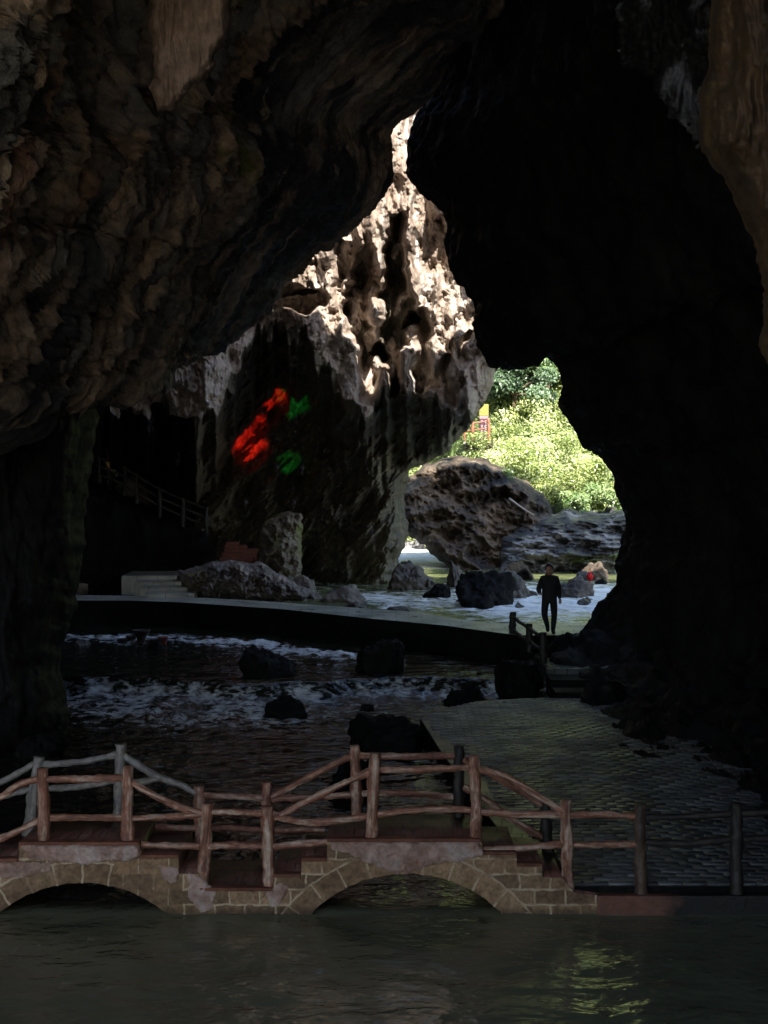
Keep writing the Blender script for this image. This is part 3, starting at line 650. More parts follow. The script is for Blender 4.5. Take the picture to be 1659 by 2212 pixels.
# ------------------------------------------------------------------ paved path, steps, walkway
def slab(name, top, z0, z1, mats, parent=None, seg=None):
    "polygon prism; top = list of (x, y), material 0 on top, 1 on the sides"
    k = len(top); mb = MB()
    V = [(x, y, z1) for x, y in top] + [(x, y, z0) for x, y in top]
    mb.add(V, [tuple(range(k))], 0); b = V
    mb.add(V, [(i, i + k, (i + 1) % k + k, (i + 1) % k) for i in range(k)], 1 if len(mats) > 1 else 0)
    return mb.build(name, mats, parent)
EL = [(.72, 28.4), (1.0, 25.2), (1.38, 21.6), (1.62, 19.6), (1.95, 17.6)]
o = slab('path', [(1.95, 17.12), (8, 17.12), (8, 31), (3.0, 30.8), (2.0, 30.4), (1.1, 29.3)] + EL, -1, .3, [M['paving'], M['black']]); tag(o, kind='structure')
def bricks():
    g = np.random.default_rng(5); V = []; y = 17.15; row = 0; poly = [(2.0, 17.1), (8, 17.1), (8, 30.84), (3.0, 30.76), (2.0, 30.36), (1.15, 29.25), (.78, 28.4)] + [(a + .34, b) for a, b in EL[1:]]
    cs = []
    while y < 30.8:
        h = .165; off = (row % 2) * .15 + g.uniform(-.02, .02)
        for x in np.arange(.3 + off, 7.6, .30): cs.append((x + .15, y + h / 2, .288, h - .026))
        y += h; row += 1
    cs = np.array(cs); keep = poly_sd(poly, cs[:, 0], cs[:, 1]) > .05; cs = cs[keep]; n = len(cs)
    cx, cy, w, h = cs.T; zz = .318 + g.normal(0, .0012, n) + .003 * fbm(np.stack([cx * .7, cy * .7, 0 * cx], -1), 3); tx = g.normal(0, .004, n); ty = g.normal(0, .005, n)
    rings = []
    for ins, dz in ((0, -.05), (.0, -.010), (.011, 0)):
        for sx, sy in ((-1, -1), (1, -1), (1, 1), (-1, 1)):
            X = sx * (w / 2 - ins); Y = sy * (h / 2 - ins); rings.append(np.stack([cx + X, cy + Y, zz + dz + tx * X + ty * Y], -1))
    V = np.stack(rings, 1).reshape(-1, 3); b = np.arange(n)[:, None] * 12
    Q = [(8, 9, 10, 11)] + [(r + i, r + (i + 1) % 4, r + 4 + (i + 1) % 4, r + 4 + i) for r in (0, 4) for i in range(4)]
    Fc = np.concatenate([b + np.array(q)[None, :] for q in Q])
    tone = np.repeat(g.random(n), 12)
    o = link('path_bricks', raw_mesh('path_bricks', V, Fc, M['brick'], smooth=False, attrs={'tone': tone})); tag(o, kind='structure')
def brickm():
    m, nt, b = new_mat('wet_dark_brick'); g = NT(nt); po = g.pos()
    c = g.ramp(g.attr('tone', 'Fac'), [(0, (.07, .072, .078)), (.6, (.14, .143, .15)), (1, (.22, .224, .235))])
    c = g.mix(1.0, c, g.ramp(g.noise(po, 1.3, 5, .6), [(.3, .5), (.7, 1.3)]), 'MULTIPLY'); g.l(c, b.inputs['Base Color'])
    g.l(g.ramp(g.noise(po, .8, 5, .65), [(.36, .2), (.56, .62)]), b.inputs['Roughness'])
    g.l(g.bump(g.noise(po, 14, 6, .6), .5, .015), b.inputs['Normal']); return m
M['brick'] = brickm()
bricks()
mb = MB()
for (a, b), (c, d) in zip(EL[:-1], EL[1:]): mb.add([(a + .02, b, .304), (c + .02, d, .304), (c + .33, d, .304), (a + .33, b, .304)], [(0, 1, 2, 3)])
o = mb.build('kerb_strip', M['kerbpave']); tag(o, kind='structure')
M['brickstep'] = brick_mat('pale_wet_landing', (.1, .1, .095), (.08, .08, .076), (.02, .02, .02), .3, .16, (.15, .4))
st = empty('stair', (3.6, 31, .3), 'dark stone steps from the brick path up to the walkway at the right', 'stair')
for z0, z1, y0, y1 in ((.1, .42, 30.85, 31.75), (.1, .55, 31.752, 32.6), (.1, .68, 32.602, 35.2), (.1, .89, 35.202, 35.5)):
    mb = MB(); mb.box(3.72, 5.4, y0, y1, z0, z1); mb.build('step', M['black'] if z1 != .68 else M['brickstep'], st, bevel=.012)
WF = [(-16, 44.8), (-7.8, 44.5), (-6.2, 43.9), (-3.0, 41.9), (-.4, 39.4), (1.6, 37.7), (3.0, 35.95), (3.4, 35.55), (6, 35.5)]
WB = [(6, 38.1), (2.9, 38.2), (2.3, 38.9), (1.0, 41.0), (-1.7, 42.9), (-4.2, 44.6), (-6.2, 45.6), (-7.5, 46.0), (-16, 47.4)]
o = slab('walkway', WF + WB, -1, 1.09, [M['walk'], M['black']]); tag(o, kind='structure')
st = empty('stair', (-8, 46, 1.09), 'pale grey stone steps at the left end of the walkway beside the rubble', 'stair')
for i in range(4):
    x0, x1 = [(312, 418), (302, 405), (290, 395), (262, 383)][i]; D = 45.5 + .95 * i; z = 1.09 + .12 * (i + 1)
    mb = MB(); mb.box((x0 - CX) * D / F, (x1 - CX) * D / F, D, D + (1.0 if i < 3 else 2.2), .9, z - .002 * i); mb.build('step', M['walk'], st, bevel=.02)
st = empty('stair', (-5.3, 50, 1.9), 'narrow red brown steps climbing behind the rubble ledge', 'stair')
M['redstep'] = plain('red_step_stone', (.2, .075, .055), .7, .3, 5)
for i in range(6):
    x0, x1, yy = [(472, 545, 1214), (474, 548, 1206), (478, 556, 1194), (484, 556, 1186), (486, 532, 1178), (488, 515, 1171)][i]; D = 50 + .35 * i
    z = CAMZ - (yy - HY) * D / F
    mb = MB(); mb.box((x0 - CX) * D / F, (x1 - CX) * D / F, D, D + .45, z - .6, z); mb.build('step', M['redstep'], st, bevel=.015)

# ------------------------------------------------------------------ log railings
def log_obj(name, pts, r, mat, parent, seed, taper=0.0, n=14, k=26, bow=0.0):
    P = np.array(pts, float)
    P = catmull(P, k)
    r = np.full(k, r) * np.linspace(1 + taper, 1 - taper, k)
    mb = MB(); mb.tube(P, r, n, 0, .27, seed)
    o = mb.build(name, mat, parent, smooth=True)
    d = P[-1] - P[0]; d /= np.linalg.norm(d)
    V = np.array(mb.V); a = o.data.attributes.new('flow', 'FLOAT_VECTOR', 'POINT')
    fl = V - .9 * (V @ d)[:, None] * d + seed
    a.data.foreach_set('vector', fl.astype(np.float32).ravel())
    return o
def post(parent, top, base, D, mat, r=.068, seed=0):
    p0 = np.array(w3(base[0], base[1], D)); p1 = np.array(w3(top[0], top[1], D))
    p0[2] -= .06
    mid = (p0 + p1) / 2 + np.array([.012 * sin(seed * 2.3), 0, 0])
    return log_obj('post', [p0, mid, p1], r, mat, parent, seed, .08)
def rail(parent, pts, D, mat, r=.042, seed=0):
    P = [np.array(w3(px, py, D)) for px, py in pts]
    if len(P) == 2:
        m = (P[0] + P[1]) / 2; m[2] += .014 * sin(seed * 1.7); P = [P[0], m, P[1]]
    return log_obj('rail', P, r, mat, parent, seed, .06 * sin(seed))

# ------------------------------------------------------------------ the footbridge
DB, BT = 17.0, 1.25
bridge = empty('footbridge', (-1.2, 17.6, 0), 'small double arched stone footbridge with log style railings and stepped deck', 'bridge')
TOP = [(-420, 1925), (-130, 1925), (-130, 1890), (-70, 1890), (-70, 1858), (40, 1858), (40, 1822), (302, 1822), (302, 1850), (386, 1850), (386, 1888), (430, 1888), (430, 1921), (590, 1921), (590, 1891),
       (650, 1891), (650, 1857), (706, 1857), (706, 1815), (1040, 1815), (1040, 1843), (1116, 1843), (1116, 1868), (1172, 1868), (1172, 1896), (1216, 1896), (1240, 1928), (1290, 1934)]
def arch_y(x):
    y = np.full_like(x, 2010.0)
    for cx, hw, rise, ys in ((178, 184, 68, 1976), (878, 204, 84, 1972)):
        R = (hw * hw + rise * rise) / (2 * rise); m = np.abs(x - cx) < hw
        y = np.where(m, ys - (np.sqrt(np.clip(R * R - (x - cx) ** 2, 0, None)) - (R - rise)), y)
    return y
def masonry(X, Y):
    "joint mask and block tone on the bridge face, survey pixels"
    best = np.full(X.shape, 99.0); tone = np.zeros(X.shape); inring = np.zeros(X.shape, bool)
    wx = X + 2.0 * perlin(np.stack([X / 25, Y / 25, 0 * X], -1)); wy = Y + 2.0 * perlin(np.stack([X / 25, Y / 25, 0 * X + 5], -1))
    for k, (cx, hw, rise, ys, off, lo, hi) in enumerate(((178, 184, 68, 1976, 46, -60, 12), (878, 204, 84, 1972, 47, -60, 60))):
        R = (hw * hw + rise * rise) / (2 * rise); cy = ys + (R - rise)
        r = np.hypot(wx - cx, wy - cy); an = np.degrees(np.arctan2(wx - cx, cy - wy)); m = (r < R + off) & (an > lo) & (an < hi) & (wy < cy)
        st = 11.2; q = an / st + .37 * k; i = np.floor(q); dj = np.minimum(q - i, 1 - (q - i)) * np.radians(st) * r
        best = np.where(m, np.minimum(best, np.minimum(dj, np.abs(r - R - off))), best); tone = np.where(m, np.sin(i * 12.9 + k) * .5 + .5, tone)
        inring |= m; out = (~inring) & (np.abs(r - R - off) < 6) & (an > lo) & (an < hi) & (wy < cy); best = np.where(out, np.minimum(best, np.abs(r - R - off)), best)
    ch = 33.0; q = (wy - 1823) / ch; row = np.floor(q); dh = np.minimum(q - row, 1 - (q - row)) * ch
    bx = wx / 66.0 + .47 * (row % 2) + .13 * np.sin(row * 3.1); c = np.floor(bx); dv = np.minimum(bx - c, 1 - (bx - c)) * 66
    plainz = ((X > 215) & (X < 395))
    cb = np.where(plainz, dv + 1.2, np.minimum(dh, dv)); best = np.where(inring, best, np.minimum(best, cb)); tone = np.where(inring, tone, np.sin(c * 7.3 + row * 3.7) * .5 + .5)
    fade = sst(-.25, .25, fbm(np.stack([X / 40, Y / 40, 0 * X + 9], -1), 3) + .22)
    return (1 - sst(1.3, 2.9, best + 1.2 * fbm(np.stack([X / 9, Y / 9, 0 * X], -1), 2))) * (.25 + .75 * fade), tone
def bridge_wall():
    tx = np.array([t[0] for t in TOP], float); ty = np.array([t[1] for t in TOP], float)
    for i in range(1, len(tx)):
        if tx[i] <= tx[i - 1]: tx[i] = tx[i - 1] + .4
    x = np.unique(np.concatenate([np.arange(-420, -20, 4.0), np.arange(-20, 1290, 1.25), tx, [-6.2, -5.8, 361.8, 362.2, 673.8, 674.2, 1081.8, 1082.2]])); x = x[x <= 1290]
    yt = np.interp(x, tx, ty); yb = arch_y(x); nv = 90
    yb = yb + np.where(yb < 2000, 2.5 * perlin(np.stack([x / 22, 0 * x, 0 * x], -1)), 0)
    v = np.linspace(0, 1, nv)[None, :]
    Yp = yt[:, None] * (1 - v) + yb[:, None] * v; Xp = x[:, None] + 0 * v
    mo, to = masonry(Xp, Yp)
    Pf = W(Xp, Yp, DB)
    Pf[..., 1] += .012 * fbm(Pf * 5, 5) + .012 * ridged(Pf * 2.3, 3) - .012 * mo + .008 * (to - .5) + .006 * fbm(Pf * 22, 3)
    Pb = W(Xp, Yp, DB); Pb[..., 1] += BT
    nu = len(x); V = np.concatenate([Pf.reshape(-1, 3), Pb.reshape(-1, 3)]); N = nu * nv
    Fq = grid_faces(nu, nv); i = np.arange(nu - 1)
    topf = np.stack([i * nv, i * nv + N, (i + 1) * nv + N, (i + 1) * nv], -1)
    bot = np.stack([i * nv + nv - 1, (i + 1) * nv + nv - 1, (i + 1) * nv + nv - 1 + N, i * nv + nv - 1 + N], -1)
    Fa = np.concatenate([Fq, Fq[:, ::-1] + N, topf, bot])
    fm = np.zeros(len(Fa), int); fm[2 * len(Fq):2 * len(Fq) + len(topf)] = 1
    z = np.zeros(N)
    link('arch_wall', raw_mesh('arch_wall', V, Fa, [M['stone'], M['tile']], smooth=False, fm=fm, attrs={'mortar': np.concatenate([mo.ravel(), z]), 'tone': np.concatenate([to.ravel(), z + .5])}), bridge)
def stonem():
    m, nt, b = new_mat('ochre_bridge_stone'); g = NT(nt); po = g.pos()
    c = g.ramp(g.noise(po, 1.6, 7, .62, .5), [(.3, (.135, .075, .04)), (.5, (.25, .15, .08)), (.7, (.335, .22, .125))])
    c = g.mix(g.ramp(g.noise(po, .9, 5, .6), [(.54, 0.0), (.68, .4)]), c, (.18, .15, .045))
    c = g.mix(1.0, c, g.ramp(g.attr('tone', 'Fac'), [(0, .68), (1, 1.22)]), 'MULTIPLY')
    c = g.mix(1.0, c, g.ramp(g.noise(po, 11, 8, .7), [(.28, .4), (.72, 1.5)]), 'MULTIPLY')
    sz = g.n('ShaderNodeSeparateXYZ'); g.l(po, sz.inputs[0])
    wet = g.ramp(g.math('ADD', sz.outputs[2], g.math('MULTIPLY', g.noise(po, 3, 5), .12)), [(.08, .45), (.17, 1.0)])
    c = g.mix(1.0, c, wet, 'MULTIPLY')
    c = g.mix(g.attr('mortar', 'Fac'), c, (.5, .38, .25)); g.l(c, b.inputs['Base Color']); b.inputs['Roughness'].default_value = .75
    n1 = g.bump(g.noise(po, 9, 9, .68), .9, .05); g.l(g.bump(g.noise(po, 45, 5, .65), .6, .012, n1), b.inputs['Normal']); return m
M['stone'] = stonem()
bridge_wall()
def plaster(poly, th=.035):
    x0, x1 = min(p[0] for p in poly), max(p[0] for p in poly); y0, y1 = min(p[1] for p in poly), max(p[1] for p in poly)
    X, Y = np.meshgrid(np.arange(x0 - 3, x1 + 3, 2.5), np.arange(y0 - 3, y1 + 3, 2.0), indexing='ij')
    sd = poly_sd(poly, X, Y) + 5 * fbm(np.stack([X * .06, Y * .06, 0 * X], -1), 4)
    P = W(X, Y, DB); q = np.clip(sd / 4, 0, 1)
    P[..., 1] += .03 - (.03 + th) * np.sqrt(q) - .02 * fbm(P * 9, 4) * q
    nu, nv = X.shape; Fc = grid_faces(nu, nv); Fc = Fc[(sd.ravel() > -1.5)[Fc].all(1)]
    V = P.reshape(-1, 3); used = np.zeros(len(V), bool); used[Fc.ravel()] = True; re = np.cumsum(used) - 1
    link('plaster_patch', raw_mesh('plaster_patch', V[used], re[Fc], M['plaster']), bridge)
plaster([(45, 1824), (300, 1824), (306, 1846), (280, 1862), (230, 1860), (180, 1868), (120, 1862), (60, 1858)])
plaster([(708, 1817), (1038, 1817), (1046, 1846), (1000, 1862), (940, 1866), (890, 1886), (840, 1884), (800, 1866), (750, 1846), (716, 1836)])
plaster([(404, 1890), (436, 1892), (470, 1930), (460, 1965), (430, 1972), (405, 1940)], .02)
plaster([(572, 1930), (600, 1905), (622, 1915), (612, 1950), (585, 1965)], .02)
plaster([(342, 1868), (386, 1872), (384, 1905), (368, 1912), (350, 1895)], .02)
plaster([(-60, 1862), (110, 1862), (112, 1882), (40, 1900), (-40, 1895)], .02)
# red-brown coping lips on the steps (tops of the wall)
mb = MB()
for (a, b, y) in ((40, 302, 1820), (430, 590, 1919), (706, 1040, 1813), (302, 386, 1848), (590, 650, 1889), (650, 706, 1855), (1040, 1116, 1841), (1116, 1172, 1866), (-70, 40, 1856)):
    p = W([a + .6, b - .6], [y, y], DB); mb.box(p[0][0], p[1][0], DB - .028, DB + .12, p[0][2] - .03, p[0][2] + .012)
mb.build('coping', M['redstone'], bridge, bevel=.012)
P = 'woodrail'; G = 'greylog'; K = 'darklog'
for i, (t, b, m) in enumerate([((91, 1659), (94, 1836), P), ((277, 1655), (277, 1850), P), ((448, 1735), (437, 1905), P), ((578, 1742), (581, 1930), P), ((811, 1627), (803, 1826), P), ((1023, 1631), (1027, 1836), P), ((1223, 1728), (1227, 1922), P), ((-110, 1720), (-108, 1900), P)]):
    post(bridge, t, b, DB + .1, M[m], .073, i + 1)
for i, (t, b, m) in enumerate([((85, 1635), (57, 1822), G), ((261, 1608), (255, 1802), G), ((431, 1698), (434, 1880), P), ((576, 1690), (580, 1880), P), ((766, 1610), (771, 1800), P), ((992, 1611), (991, 1800), K), ((1179, 1733), (1186, 1885), K), ((-112, 1710), (-112, 1880), G)]):
    post(bridge, t, b, DB + BT - .1, M[m], .075, i + 21)
FR = [([(-110, 1755), (0, 1722), (40, 1695), (84, 1683)], P), ([(98, 1684), (270, 1680)], P), ([(284, 1690), (340, 1722), (400, 1748), (442, 1756)], P), ([(452, 1754), (574, 1758)], P), ([(586, 1770), (700, 1712), (805, 1664)], P),
      ([(818, 1663), (1016, 1657)], P), ([(1030, 1660), (1090, 1676), (1150, 1712), (1218, 1754)], P), ([(-110, 1850), (0, 1812), (86, 1772)], P), ([(98, 1766), (271, 1767)], P), ([(284, 1767), (360, 1765), (442, 1758)], P),
      ([(305, 1824), (432, 1828)], P), ([(446, 1828), (574, 1827)], P), ([(588, 1758), (640, 1774), (720, 1774), (800, 1762)], P), ([(588, 1829), (650, 1824), (708, 1818)], P), ([(812, 1761), (880, 1750), (960, 1747), (1018, 1751)], P),
      ([(1032, 1753), (1110, 1758), (1218, 1760)], P), ([(1042, 1836), (1120, 1832), (1220, 1822)], P)]
for i, (p, m) in enumerate(FR): rail(bridge, p, DB + .1, M[m], .042, i + 1)
BR = [([(-112, 1735), (0, 1690), (78, 1648)], G), ([(92, 1652), (180, 1645), (254, 1630)], G), ([(268, 1633), (340, 1678), (390, 1695), (426, 1716)], G), ([(-112, 1760), (0, 1722), (75, 1702)], G), ([(88, 1704), (180, 1698), (254, 1684)], G), ([(268, 1692), (345, 1682)], G),
      ([(440, 1718), (570, 1724)], P), ([(586, 1722), (680, 1672), (760, 1632)], P), ([(586, 1726), (680, 1722), (762, 1716)], P), ([(290, 1780), (427, 1790)], P), ([(441, 1788), (573, 1793)], P), ([(587, 1795), (702, 1793)], P), ([(776, 1632), (986, 1632)], P), ([(778, 1714), (880, 1713), (986, 1722)], P),
      ([(1000, 1640), (1090, 1690), (1174, 1740)], P), ([(1000, 1700), (1060, 1735), (1110, 1772), (1180, 1814)], P)]
for i, (p, m) in enumerate(BR): rail(bridge, p, DB + BT - .1, M[m], .042, i + 31)
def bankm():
    m, nt, b = new_mat('red_render_fading_to_painted_shade'); g = NT(nt); po = g.pos()
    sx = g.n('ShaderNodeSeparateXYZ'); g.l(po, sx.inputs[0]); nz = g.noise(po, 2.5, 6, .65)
    f = g.ramp(g.math('ADD', g.math('MULTIPLY', g.math('SUBTRACT', sx.outputs[0], 3.05), .8), g.math('MULTIPLY', g.math('SUBTRACT', nz, .5), 1.6)), [(.0, 0.0), (.5, 1.0)])  # painted shade: the render colour fades to black towards the right
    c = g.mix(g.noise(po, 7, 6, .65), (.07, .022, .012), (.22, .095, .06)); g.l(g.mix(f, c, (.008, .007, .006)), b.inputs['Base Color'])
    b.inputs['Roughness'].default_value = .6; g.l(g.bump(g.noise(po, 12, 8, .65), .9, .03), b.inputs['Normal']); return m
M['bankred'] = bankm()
# bank wall + railing on the path
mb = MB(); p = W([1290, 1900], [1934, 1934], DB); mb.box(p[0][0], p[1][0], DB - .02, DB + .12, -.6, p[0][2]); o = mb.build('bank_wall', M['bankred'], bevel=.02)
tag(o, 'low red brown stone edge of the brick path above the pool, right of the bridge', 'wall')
rl = empty('path_railing', w3(1384, 1925, DB + .2), 'dark log railing along the water edge of the brick path', 'railing')
post(rl, (1383, 1737), (1385, 1932), DB + .1, M['brownlog'], .075, 51); post(rl, (1590, 1735), (1590, 1932), DB + .1, M['darklog'], .08, 52)  # darker log colours towards the far right are painted shade
for i, p in enumerate([[(1232, 1761), (1376, 1763)], [(1394, 1766), (1480, 1764), (1582, 1758)], [(1234, 1826), (1300, 1824), (1376, 1824)], [(1394, 1820), (1480, 1822), (1582, 1812)], [(1598, 1758), (1800, 1750)], [(1598, 1812), (1800, 1806)]]):
    rail(rl, p, DB + .1, M['woodrail'] if i in (0, 2) else M['darklog'], .042, 60 + i)

# railing by the steps
rl = empty('step_railing', w3(1108, 1378, 35.6), 'short black log railing descending beside the steps by the walker', 'railing')
spec = [((1108, 1322), (1108, 1380), 35.9), ((1143, 1347), (1143, 1404), 34.8), ((1173, 1366), (1173, 1432), 33.6)]
for i, (t, b, D) in enumerate(spec): post(rl, t, b, D, M['darklog'], .09, 70 + i)
for (a, b) in ((0, 1), (1, 2)):
    for dy in (9, 38):
        A = np.array(w3(spec[a][0][0], spec[a][0][1] + dy, spec[a][2])); B = np.array(w3(spec[b][0][0], spec[b][0][1] + dy, spec[b][2]))
        log_obj('rail', [A, (A + B) / 2 - (0, 0, .03), B], .045, M['darklog'], rl, 80 + a * 2 + dy)

# upper stair railing in the left chamber
rl = empty('stair_railing', w3(300, 1075, 52), 'black railing on the high stair in the dark left chamber', 'railing')
for i, (px, y0, y1) in enumerate(((215, 985, 1040), (270, 1005, 1068), (296, 1022, 1085), (345, 1050, 1115), (395, 1075, 1135), (446, 1095, 1155))):
    post(rl, (px, y0), (px, y1), 52, M['darklog'], .07, 90 + i)
for dy in (4, 22, 40): rail(rl, [(208, 982 + dy), (270, 1008 + dy), (346, 1053 + dy), (450, 1098 + dy)], 52, M['darklog'], .045, 97 + dy)
o = relief_rock('rock_shelf', [(150, 1040), (270, 1068), (350, 1112), (460, 1152), (470, 1260), (150, 1260)], 53.2, 2.0, M['dark'], step=4, rnd=30, amp=.2, jag=4, seed=22)
tag(o, 'black rock shelf carrying the high stair at the left', 'rock ledge')
o = relief_rock('lit_rock', [(205, 990), (245, 968), (270, 965), (290, 1000), (320, 1050), (330, 1100), (270, 1080), (240, 1040)], 54.5, 1.4, M['under'], step=3, rnd=40, amp=.3, jag=5, seed=27)
tag(o, 'lamp lit ochre rock behind the high stair railing', 'boulder')

# ------------------------------------------------------------------ boulders in the water
def ico(sub):
    import bmesh
    bm = bmesh.new(); bmesh.ops.create_icosphere(bm, subdivisions=sub, radius=1)
    V = np.array([v.co[:] for v in bm.verts]); Fc = np.array([[v.index for v in f.verts] for f in bm.faces]); bm.free(); return V, Fc
ICO_V, ICO_F = ico(5)
def boulder(px, py, w, h, z, mat, label, seed, name='boulder', depth=1.0, sharp=.5):
    D = dist_at(py, z); c = np.array(w3(px, py, D)); rx = w * D / F / 2; rz = h * D / F
    V = ICO_V.copy(); s = seed * 5.37
    g = np.random.default_rng(seed + 100); pn = g.normal(size=(17, 3)) * (1, 1, .9); pn /= np.linalg.norm(pn, axis=1)[:, None]; pd = g.uniform(.62, 1.0, 17)
    rr = np.min(np.where(V @ pn.T > .05, pd / np.maximum(V @ pn.T, .05), 9), axis=1); rr = np.minimum(rr, 1.25)
    V = V * rr[:, None]; d = .15 * fbm(V * 1.6 + s, 6, .6) + .08 * (ridged(V * 2.6 + s, 4, .6) - .5)
    V = V * (1 + d)[:, None]
    top = V[:, 2].max(); V = V / np.array([np.abs(V[:, 0]).max(), 1, 1])
    V = V * (rx, rx * depth, rz / top) ; 
    V[:, 2] = np.where(V[:, 2] < 0, V[:, 2] * .5 - .05, V[:, 2])
    o = link(name, raw_mesh(name, V, ICO_F, mat)); o.location = (c[0], c[1] + rx * depth * .5, z - .03)
    return tag(o, label, 'boulder')
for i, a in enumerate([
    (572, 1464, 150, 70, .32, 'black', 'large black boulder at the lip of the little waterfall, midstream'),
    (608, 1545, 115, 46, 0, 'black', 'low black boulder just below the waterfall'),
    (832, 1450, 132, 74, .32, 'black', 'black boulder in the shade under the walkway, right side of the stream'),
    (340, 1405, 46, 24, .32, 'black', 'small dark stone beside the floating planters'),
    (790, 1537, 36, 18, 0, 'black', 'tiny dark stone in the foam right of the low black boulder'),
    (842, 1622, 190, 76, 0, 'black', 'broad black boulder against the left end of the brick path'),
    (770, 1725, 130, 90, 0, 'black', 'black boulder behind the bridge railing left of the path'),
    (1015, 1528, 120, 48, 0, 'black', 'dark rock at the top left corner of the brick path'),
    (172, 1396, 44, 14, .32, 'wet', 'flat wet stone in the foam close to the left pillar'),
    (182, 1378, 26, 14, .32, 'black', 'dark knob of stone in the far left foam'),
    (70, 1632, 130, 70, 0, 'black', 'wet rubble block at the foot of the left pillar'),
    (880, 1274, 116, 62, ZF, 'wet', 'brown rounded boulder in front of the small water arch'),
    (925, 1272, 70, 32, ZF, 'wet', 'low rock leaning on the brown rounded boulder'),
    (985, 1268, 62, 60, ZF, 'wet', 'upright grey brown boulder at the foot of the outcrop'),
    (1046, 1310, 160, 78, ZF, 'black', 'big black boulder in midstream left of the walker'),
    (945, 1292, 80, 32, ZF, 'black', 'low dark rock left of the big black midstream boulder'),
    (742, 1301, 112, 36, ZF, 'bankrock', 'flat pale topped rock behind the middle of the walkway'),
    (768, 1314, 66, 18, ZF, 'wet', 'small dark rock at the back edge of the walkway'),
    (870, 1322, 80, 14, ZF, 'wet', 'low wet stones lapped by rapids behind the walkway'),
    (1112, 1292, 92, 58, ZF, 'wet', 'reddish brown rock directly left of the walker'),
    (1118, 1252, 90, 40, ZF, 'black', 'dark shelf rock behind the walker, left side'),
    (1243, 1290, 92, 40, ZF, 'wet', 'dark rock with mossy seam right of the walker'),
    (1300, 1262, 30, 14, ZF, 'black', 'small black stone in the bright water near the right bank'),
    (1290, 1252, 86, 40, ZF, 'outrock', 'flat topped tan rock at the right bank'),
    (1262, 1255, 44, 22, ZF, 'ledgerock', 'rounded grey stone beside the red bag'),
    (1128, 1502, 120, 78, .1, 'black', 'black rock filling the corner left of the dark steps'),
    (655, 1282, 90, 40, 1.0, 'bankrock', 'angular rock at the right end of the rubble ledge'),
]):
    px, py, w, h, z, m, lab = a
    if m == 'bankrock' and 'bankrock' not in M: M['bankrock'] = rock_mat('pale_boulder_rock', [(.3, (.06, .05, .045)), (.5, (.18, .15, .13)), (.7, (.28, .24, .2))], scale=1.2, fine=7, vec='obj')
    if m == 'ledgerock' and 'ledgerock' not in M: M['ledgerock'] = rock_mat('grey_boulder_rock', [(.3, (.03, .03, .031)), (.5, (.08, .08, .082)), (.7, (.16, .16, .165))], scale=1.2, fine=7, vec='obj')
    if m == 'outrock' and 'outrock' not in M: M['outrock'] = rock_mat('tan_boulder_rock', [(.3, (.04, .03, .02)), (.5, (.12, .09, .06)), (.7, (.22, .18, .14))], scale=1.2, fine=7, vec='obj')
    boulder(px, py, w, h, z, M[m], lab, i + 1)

gs = np.random.default_rng(33)
for k in range(24):
    px = gs.uniform(1000, 1325); py = gs.uniform(1246, 1318); w = gs.uniform(16, 46)
    if 1150 < px < 1222 or (px > 1290 and py > 1300): continue
    o = boulder(px, py, w, w * gs.uniform(.3, .5), ZF, M['wet'], 'small dark wet stone in the bright far rapids', 60 + k); o['group'] = 'small stones in the far rapids'
# ------------------------------------------------------------------ vegetation
def leaves(rng, centers, radii, n, size, flat=.8):
    "n leaf quads scattered in ellipsoid clumps; returns V, F, tone"
    k = len(centers); c = rng.integers(0, k, n); C = np.array(centers)[c]; R = np.array(radii)[c]
    d = rng.normal(size=(n, 3)); d /= np.linalg.norm(d, axis=1)[:, None]
    rad = rng.random(n) ** .45 * (1 + .35 * np.abs(rng.normal(size=n)) * (rng.random(n) < .3))
    P = C + d * rad[:, None] * R
    nrm = d * .5 + rng.normal(size=(n, 3)) * .45 + (.15, -.35, .7); nrm /= np.linalg.norm(nrm, axis=1)[:, None]
    a = np.cross(nrm, rng.normal(size=(n, 3))); a /= np.linalg.norm(a, axis=1)[:, None]; b = np.cross(nrm, a)
    L = size * (.6 + .8 * rng.random(n))[:, None]; wd = L * .42
    V = np.stack([P - a * L * .5, P + b * wd * .5 + nrm * L * .06, P + a * L * .5 - (0, 0, .12) * L, P - b * wd * .5 + nrm * L * .06], 1).reshape(-1, 3)
    Fc = np.arange(4 * n).reshape(-1, 4)
    tone = np.repeat(np.clip(rng.normal(.5, .22, n) + (RND[c % 256, 0] - .5) * .95, 0, 1), 4)
    return V, Fc, tone
def hz(x, y):
    ys = np.interp(x, [-40, 1.5, 3.6, 4.8, 9, 14, 22, 60], [76, 74, 68, 60.8, 60.0, 58.5, 56, 56])
    return float(np.interp(y - ys, [-6, 0, 1.0, 4, 7.5, 9, 13, 18, 24, 32, 45, 90], [-1, .9, 1.05, 1.55, 2.7, 3.6, 6.5, 10.5, 17, 27, 42, 70]))
rng = np.random.default_rng(11)
